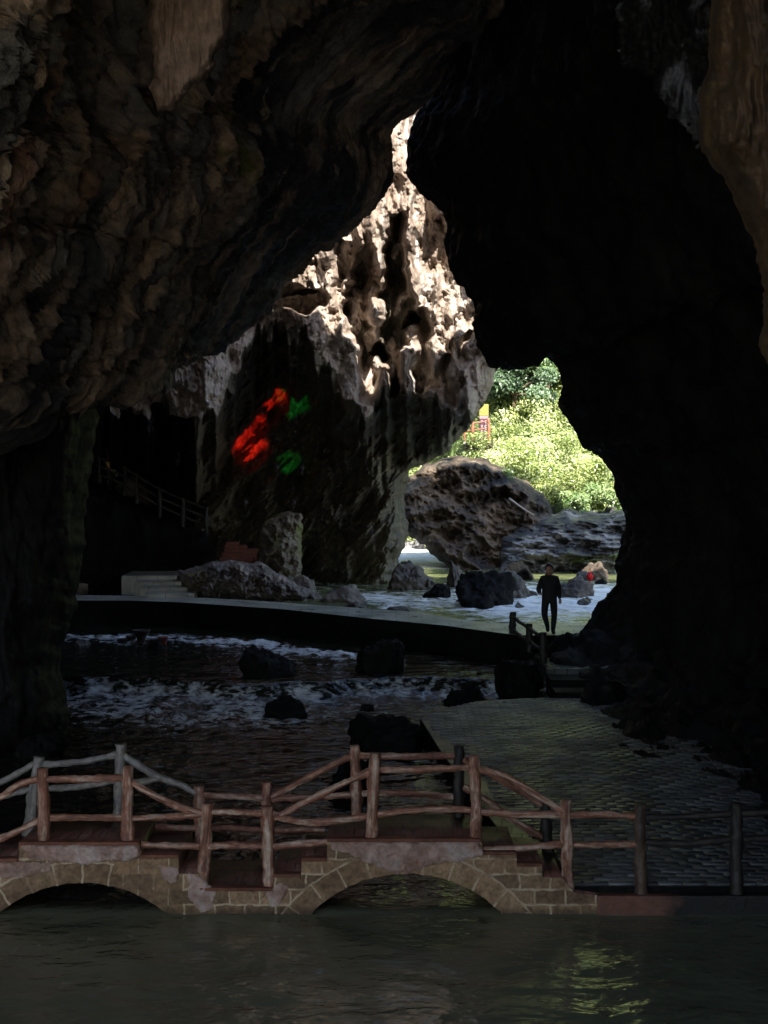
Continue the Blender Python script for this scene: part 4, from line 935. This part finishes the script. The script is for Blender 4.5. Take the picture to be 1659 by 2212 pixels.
def scrub():
    cs, rs = [], []
    for k in range(680):
        x = rng.uniform(.5, 17); ys = np.interp(x, [-40, 1.5, 3.6, 4.8, 9, 14, 22, 60], [76, 74, 68, 60.8, 60.0, 58.5, 56, 56])
        y = ys + (8.9 + 30 * rng.random() ** 1.5 if x > 5.5 else 1.5 + 24 * rng.random())
        px = CX + x * F / y; py = HY - (hz(x, y) - CAMZ) * F / y
        if (1040 < px < 1200 and 770 < py < 868 and y < 80) or (1000 < px < 1068 and 890 < py < 960 and y < 74): continue
        r = rng.uniform(.45, 1.05); cs.append((x, y, hz(x, y) + r * .35)); rs.append((r * 1.15, r, r * .8))
    V, Fc, t = leaves(rng, cs, rs, 230000, .165)
    o = link('scrub', raw_mesh('scrub', V, Fc, M['leaf_bright'], smooth=False, attrs={'tone': t}))
    tag(o, 'bright yellow green scrub covering the sunny bank beyond the cave mouth', 'scrub', kind='stuff')
scrub()
def shrub(name, px, py, D, r, mat, label, cat, n=5200, size=.15, k=9, fl=.8):
    c = np.array(w3(px, py, D)); cs = []; rs = []
    for i in range(k):
        cs.append(c + rng.normal(size=3) * r * (.5, .4, .38)); q = r * rng.uniform(.3, .55); rs.append((q, q, q * fl))
    V, Fc, t = leaves(rng, np.array(cs) - c, rs, n, size)
    o = link(name, raw_mesh(name, V, Fc, M[mat], smooth=False, attrs={'tone': t})); o.location = c
    return tag(o, label, cat)
for a in [('shrub', 1180, 920, 74, 1.5, 'leaf_bright', 'rounded pale yellow shrub halfway up the bank below the dark trees', 'shrub'),
          ('shrub', 1120, 985, 68, 1.5, 'leaf_bright', 'yellow green bush overhanging the top of the brown outcrop', 'shrub'),
          ('shrub', 1250, 1010, 67, 1.5, 'leaf_bright', 'yellow green bush in the middle of the lower bank', 'shrub'),
          ('shrub', 1310, 1080, 66, 1.2, 'leaf_mid', 'mid green bush at the right edge of the cave mouth', 'shrub'),
          ('shrub', 1245, 1085, 65.5, .8, 'leaf_mid', 'leafy plant trailing over the grey ledges', 'shrub'),
          ('shrub', 1335, 1140, 63.5, .6, 'leaf_bright', 'small bright plant on the ledge by the right wall', 'shrub'),
          ('shrub', 1095, 1045, 63, .5, 'leaf_mid', 'small green tuft on the right shoulder of the outcrop', 'shrub'),
          ('shrub', 1265, 1125, 64, .5, 'leaf_mid', 'low green weed on the grey layered ledge', 'shrub')]: shrub(*a)
def tree(px, D, h, r, mat, label, n=20000):
    x = (px - CX) * D / F; z = hz(x, D); root = empty('tree', (x, D, z), label, 'tree')
    mb = MB(); top = np.array([x + .3, D, z + h * .75])
    mb.tube(catmull(np.array([(x, D, z - .3), (x + .15, D, z + h * .3), top]), 8), np.linspace(.2, .06, 8), 8, 0, .1)
    cs, rs = [], []
    for i in range(26):
        th = rng.uniform(0, 2 * pi); ph = rng.uniform(-.5, 1); rr = r * rng.uniform(.3, .95)
        c = np.array([x + rr * cos(th), D + rr * sin(th) * .8, z + h * .5 + ph * h * .45]); q = r * rng.uniform(.16, .38); cs.append(c); rs.append((q, q, q * .75))
        if i % 3 == 0: mb.tube(catmull(np.array([(x + .1, D, z + h * .35), (c + (x, D, z + h * .4)) / 2, c]), 6), np.linspace(.07, .02, 6), 6)
    mb.build('trunk', M['bark'], root, smooth=True)
    V, Fc, t = leaves(rng, cs, rs, n, .2)
    link('crown', raw_mesh('crown', V, Fc, M[mat], smooth=False, attrs={'tone': t}), root)
for a in [(1105, 75, 3.6, 2.3, 'leaf_dark', 'dark green tree right behind the sign pillar, largest crown'), (1178, 76, 3.6, 1.9, 'leaf_mid', 'green tree under the top of the cave mouth, right of the largest crown'),
          (1222, 77, 3.6, 1.5, 'leaf_bright', 'yellow green tree against the right edge of the mouth'), (1050, 79, 4.6, 1.9, 'leaf_mid', 'leafy tree partly hidden by the limestone curtain'),
          (1140, 79, 4.6, 2.8, 'leaf_dark', 'tall dark tree farthest up the slope'), (1260, 88, 8.5, 3.4, 'leaf_mid', 'tall tree behind the right wall of the mouth'), (1030, 79, 3.2, 1.3, 'leaf_dark', 'small dark tree left of the sign pillar')]: tree(*a)
def grass_clump(px, py, D, h, label):
    c = np.array(w3(px, py, D)); V = []; Fc = []; T = []
    for i in range(160):
        th = rng.uniform(0, 2 * pi); L = h * rng.uniform(.6, 1.15); out = rng.uniform(.15, .8) * L; d = np.array([cos(th), sin(th), 0]); s = np.array([-sin(th), cos(th), 0]) * .018
        b = d * rng.uniform(0, .15); base = len(V)
        for t in np.linspace(0, 1, 5):
            p = b + d * out * t ** 1.6 + np.array([0, 0, L * (t - .45 * t ** 3)]); V += [p - s * (1 - t * .9), p + s * (1 - t * .9)]; T += [.4 + .6 * rng.random()] * 2
        for q in range(4): Fc.append((base + 2 * q, base + 2 * q + 1, base + 2 * q + 3, base + 2 * q + 2))
    o = link('grass_clump', raw_mesh('grass_clump', V, Fc, M['leaf_mid'], smooth=False, attrs={'tone': np.array(T)})); o.location = c; tag(o, label, 'grass')
grass_clump(975, 985, 63.5, 1.3, 'arching pale grass clump on top of the outcrop by the curtain edge')

# sign pillar and red railing on the bank
M['signyellow'] = plain('yellow_sign_paint', (.28, .25, .06), .6, .15, 6); M['signred'] = plain('maroon_sign_paint', (.09, .03, .04), .6, .2, 6); M['signpink'] = plain('pink_panel', (.4, .22, .22), .6, .2, 6); M['signtext'] = plain('pale_lettering', (.6, .5, .55), .6, .1)
Ds = 70.5
sg = empty('sign_pillar', w3(1045, 955, Ds), 'narrow sign pillar with yellow top and maroon lettered panel behind the bank railing', 'sign')
def sbox(x0, x1, y0, y1, dd, th, name, mat, par):
    a = w3(x0, y1, Ds + dd); b = w3(x1, y0, Ds + dd); mb = MB(); mb.box(a[0], b[0], a[1], a[1] + th, a[2], b[2]); return mb.build(name, mat, par, bevel=.01)
sbox(1036, 1055, 905, 975, 0, .35, 'maroon_panel', M['signred'], sg); sbox(1035.5, 1055.5, 873, 898, -.01, .37, 'yellow_panel', M['signyellow'], sg); sbox(1036, 1055, 898.5, 904.5, 0, .35, 'pink_band', M['signpink'], sg)
mb = MB()
for k, yy in enumerate((908, 918, 927, 936, 944)):
    for j, (dx0, dx1, dy0, dy1) in enumerate(((3, 7, 0, 1.2), (4.4, 5.6, 0, 6), (3, 7, 3, 4), (11, 16, 0, 1.2), (11, 12, 0, 6), (15, 16, 0, 6), (11, 16, 4.8, 6))):
        a = w3(1036 + dx0, yy + dy1, Ds - .03); b = w3(1036 + dx1, yy + dy0, Ds - .03); mb.box(a[0], b[0], a[1], a[1] + .02, a[2], b[2])
mb.build('lettering', M['signtext'], sg)
rl = empty('bank_railing', w3(1022, 952, 68.5), 'orange red log railing on the sunny bank in front of the sign pillar', 'railing')
for i, (px, y0, y1) in enumerate(((1003, 914, 950), (1021, 910, 952), (1055, 905, 950))): post(rl, (px, y0), (px, y1), 68.5, M['orangelog'], .085 if i else .06, 110 + i)
for i, p in enumerate([[(1003, 918), (1021, 914)], [(1021, 914), (1055, 909)], [(1003, 931), (1021, 930)], [(1021, 930), (1055, 925)]]): rail(rl, p, 68.5, M['orangelog'], .035, 120 + i)
o = relief_rock('terrace_wall', [(1000, 953), (1064, 951), (1066, 972), (1000, 974)], 69, .8, M['outcrop'], step=1.2, rnd=8, amp=.3, sc=2.5, jag=3, seed=31)
tag(o, 'low stone terrace under the orange railing on the bank', 'wall')

# ------------------------------------------------------------------ small things in the stream
M['pot'] = plain('dark_clay', (.03, .018, .015), .5, .3, 9); M['red'] = plain('red_cloth', (.55, .01, .015), .7, .2, 9); M['redplastic'] = plain('red_brown_clay', (.2, .04, .03), .4, .2, 9)
def pot(px, py, w, h, mat, label, flare=.5, name='planter'):
    D = dist_at(py, .34); c = np.array(w3(px, py, D)); R = w * D / F / 2; H = h * D / F
    prof = [(R * flare * .96, -.1), (R * flare, 0), (R * (flare + .05), H * .45), (R * .97, H * .92), (R * 1.03, H * .93), (R * 1.03, H), (R * .9, H), (R * .8, H * .8), (0.001, H * .75)]
    n = 20; V = [(r * cos(2 * pi * j / n), r * sin(2 * pi * j / n), z) for r, z in prof for j in range(n)]
    mb = MB(); mb.add(V, [(i * n + j, i * n + (j + 1) % n, (i + 1) * n + (j + 1) % n, (i + 1) * n + j) for i in range(len(prof) - 1) for j in range(n)])
    o = mb.build(name, mat, smooth=True); o.location = (c[0], c[1], .32); return tag(o, label, 'planter')
pot(305, 1389, 40, 30, M['pot'], 'tall flared dark planter standing in the foam', .42)
pot(265, 1391, 24, 13, M['pot'], 'short dark planter left of the tall flared one', .75)
pot(284, 1386, 26, 14, M['pot'], 'low planter behind the short one, half hidden', .7)
pot(336, 1393, 30, 14, M['pot'], 'dark planter set on the small stone by the walkway wall', .8)
pot(352, 1392, 22, 18, M['redplastic'], 'small red brown pot beside the dark planter', .7)
def bag():
    D = dist_at(1255, ZF); c = np.array(w3(1274, 1252, D)); V = ICO_V * (1 + .15 * fbm(ICO_V * 2, 3))[:, None] * (.13, .11, .17); V[:, 0] *= 1 - .5 * np.clip(V[:, 2] / .17, 0, 1)
    o = link('bag', raw_mesh('bag', V, ICO_F, M['red'])); o.location = c + (0, 0, .12); tag(o, 'small red bag left on the stones of the right bank', 'bag')
    mb = MB(); mb.tube([c + (-.05, 0, .26), c + (-.04, 0, .36), c + (.04, 0, .36), c + (.05, 0, .26)], .012, 6); h = mb.build('handle', M['red'], None); h.parent = o; h.location = -o.location
bag()
mb = MB(); mb.tube(catmull(np.array([w3(1100, 1077, 60.2), w3(1125, 1095, 59.9), w3(1140, 1105, 59.6), w3(1153, 1112, 59.6)]), 10), np.linspace(.05, .02, 10), 8, 0, .2)
M['drift'] = plain('bleached_wood', (.4, .36, .32), .8, .2, 6)
tag(mb.build('driftwood', M['drift'], smooth=True), 'bleached driftwood branch lying on the right side of the outcrop', 'branch')

# ------------------------------------------------------------------ the walker
M['skin'] = plain('skin', (.35, .2, .14), .6, .1, 20, .1); M['jacket'] = plain('black_jacket', (.012, .012, .014), .8, .3, 20); M['trousers'] = plain('dark_trousers', (.014, .013, .016), .85, .3, 20); M['hair'] = plain('black_hair', (.008, .007, .007), .5, .2, 40); M['shoe'] = plain('black_shoe', (.01, .01, .01), .5, .2, 20)
def skin_obj(name, verts, edges, radii, mats, parent, sub=2, root=0, fm=None):
    me = bpy.data.meshes.new(name); me.from_pydata(verts, edges, []); o = bpy.data.objects.new(name, me); COL.objects.link(o)
    md = o.modifiers.new('skin', 'SKIN'); md.use_smooth_shade = True
    for i, r in enumerate(radii):
        r = r if isinstance(r, tuple) else (r, r); me.skin_vertices[0].data[i].radius = r; me.skin_vertices[0].data[i].use_root = (i == root)
    s = o.modifiers.new('sub', 'SUBSURF'); s.levels = sub; s.render_levels = sub
    dg = bpy.context.evaluated_depsgraph_get(); dg.update(); ev = bpy.data.meshes.new_from_object(o.evaluated_get(dg))
    o.modifiers.clear(); o.data = ev; ev.materials.clear()
    for m in (mats if isinstance(mats, list) else [mats]): ev.materials.append(m)
    if fm: ev.polygons.foreach_set('material_index', [fm(p.center) for p in ev.polygons])
    ev.polygons.foreach_set('use_smooth', [True] * len(ev.polygons))
    if parent: o.parent = parent
    return o
def person():
    feet = np.array(w3(1187, 1370, 35.95))
    root = empty('person', tuple(feet), 'person in dark jacket and trousers walking on the walkway with one arm bent', 'person')
    # joints in metres, x to the right of the picture, -y towards the camera, z up
    J = dict(pel=(0, 0, .93), sp1=(0, 0, 1.08), sp2=(.0, .0, 1.25), ch=(.0, 0.01, 1.40), nk=(-.005, 0, 1.50), hd0=(-.01, -.02, 1.58), hd1=(-.012, -.03, 1.66), hd2=(-.012, -.025, 1.73),
        hl=(-.1, 0, .88), kl=(-.15, -.16, .52), al=(-.03, .16, .17), fl=(-.04, .03, .06), hr=(.1, 0, .88), kr=(.115, -.05, .48), ar=(.085, -.02, .09), fr=(.09, -.19, .045),
        sl=(-.17, 0, 1.40), el=(-.275, .06, 1.13), wl=(-.26, -.2, 1.04), sr=(.17, 0, 1.40), er=(.245, .07, 1.13), wr=(.25, -.04, .90))
    nm = list(J); ix = {k: i for i, k in enumerate(nm)}
    E = [('pel', 'sp1'), ('sp1', 'sp2'), ('sp2', 'ch'), ('ch', 'nk'), ('nk', 'hd0'), ('hd0', 'hd1'), ('hd1', 'hd2'), ('pel', 'hl'), ('hl', 'kl'), ('kl', 'al'), ('al', 'fl'), ('pel', 'hr'), ('hr', 'kr'), ('kr', 'ar'), ('ar', 'fr'),
         ('ch', 'sl'), ('sl', 'el'), ('el', 'wl'), ('ch', 'sr'), ('sr', 'er'), ('er', 'wr')]
    R = dict(pel=(.185, .14), sp1=(.205, .15), sp2=(.215, .155), ch=(.185, .14), nk=(.075, .07), hd0=(.075, .08), hd1=(.085, .1), hd2=(.07, .085), hl=.115, kl=.085, al=.06, fl=.048, hr=.115, kr=.085, ar=.06, fr=.048, sl=.095, el=.074, wl=.048, sr=.095, er=.074, wr=.048)
    def fm(c): return 0 if c.z > 1.49 else (2 if c.z < .12 else (1 if c.z < .84 and abs(c.x) < .2 else (3 if c.z >= .84 else 1)))
    body = skin_obj('body', [J[k] for k in nm], [(ix[a], ix[b]) for a, b in E], [R[k] for k in nm], [M['skin'], M['trousers'], M['shoe'], M['jacket']], root, fm=fm)
    # hands: palm and five fingers each
    for side, wr, dirv in ((-1, np.array(J['wl']), np.array([.12, -.9, -.2])), (1, np.array(J['wr']), np.array([.1, -.35, -.92]))):
        d = dirv / np.linalg.norm(dirv); lat = np.cross(d, (0, 0, 1) if side < 0 else (0, 1, 0)); lat /= np.linalg.norm(lat); nr = np.cross(lat, d)
        V = [wr - d * .03, wr + d * .045]; Ed = [(0, 1)]; Rr = [(.028, .02), (.036, .018)]
        for k, (off, L) in enumerate(((-.03, .065), (-.01, .075), (.01, .07), (.03, .055))):
            b = len(V); V += [wr + d * .075 + lat * off, wr + d * (.075 + L * .55) + lat * off + nr * .012, wr + d * (.075 + L * .85) + lat * off + nr * .035]; Ed += [(1, b), (b, b + 1), (b + 1, b + 2)]; Rr += [.0095, .0085, .007]
        b = len(V); V += [wr + d * .03 + lat * .035 * side, wr + d * .06 + lat * .055 * side + nr * .02]; Ed += [(0, b), (b, b + 1)]; Rr += [.011, .009]
        skin_obj('hand', [tuple(v) for v in V], Ed, Rr, M['skin'], root, sub=1)
    # hair cap and simple face relief
    hv = ICO_V[ICO_V[:, 2] > -.25]; V = ICO_V * (.098, .112, .105); V[:, 2] = np.where((ICO_V[:, 1] < -.3) & (ICO_V[:, 2] < .25), np.maximum(V[:, 2], .03), V[:, 2]); V[:, 2] = np.maximum(V[:, 2], -.07)
    V = V * (1 + .05 * fbm(ICO_V * 4, 3))[:, None] + np.array([-.012, -.015, 1.70])
    h = link('hair', raw_mesh('hair', V, ICO_F, M['hair'])); h.parent = root
    mb = MB(); mb.tube([(-.012, -.125, 1.665), (-.012, -.148, 1.635), (-.012, -.13, 1.625)], [.008, .014, .012], 8); f = mb.build('nose', M['skin'], None, smooth=True); f.parent = root
    for sx in (-1, 1):
        V = ICO_V * (.012, .02, .03) + np.array([-.012 + sx * .092, -.02, 1.65]); e = link('ear', raw_mesh('ear', V, ICO_F, M['skin'])); e.parent = root
person()

# ------------------------------------------------------------------ coloured flood lamps on the rock
M['lamphousing'] = plain('black_lamp_housing', (.02, .02, .02), .5, .2, 20)
def flood(px, py, D, tpx, tpy, tD, col, watts, ang, label):
    p = np.array(w3(px, py, D)); t = np.array(w3(tpx, tpy, tD)); d = t - p; d /= np.linalg.norm(d)
    root = empty('flood_lamp', tuple(p), label, 'lamp')
    mb = MB(); mb.tube([p - d * .12, p - d * .05, p + d * .1], [.05, .09, .1], 12); mb.build('housing', M['lamphousing'], root)
    mb = MB(); mb.tube([p - (0, 0, .28), p - (0, 0, .06)], .02, 8); mb.build('bracket', M['lamphousing'], root)
    L = bpy.data.lights.new('spot', 'SPOT'); L.energy = watts; L.color = col; L.spot_size = radians(ang); L.spot_blend = .6; L.shadow_soft_size = .06
    lo = bpy.data.objects.new('spot_light', L); COL.objects.link(lo); lo.parent = root
    q = p + d * .16; lo.location = tuple(q - p)
    from mathutils import Vector
    lo.rotation_euler = Vector(d).to_track_quat('-Z', 'Y').to_euler()
flood(530, 1085, 50.0, 536, 985, 53, (1, .02, .008), 1050, 20, 'small flood lamp throwing red light on the left rock patch')
flood(598, 1010, 49.5, 594, 905, 52.5, (1, .02, .008), 1000, 13, 'small flood lamp throwing red light on the upper rock patch')
flood(652, 1010, 49.5, 640, 905, 52.5, (.02, 1, .1), 110, 17, 'small flood lamp throwing faint green light beside the upper red patch')
flood(634, 1085, 50.5, 628, 1030, 53, (.02, 1, .1), 110, 13, 'small flood lamp throwing green light low on the rock')
flood(235, 1040, 52.6, 262, 985, 53.6, (1, .75, .35), 6, 80, 'warm lamp behind the high stair railing')
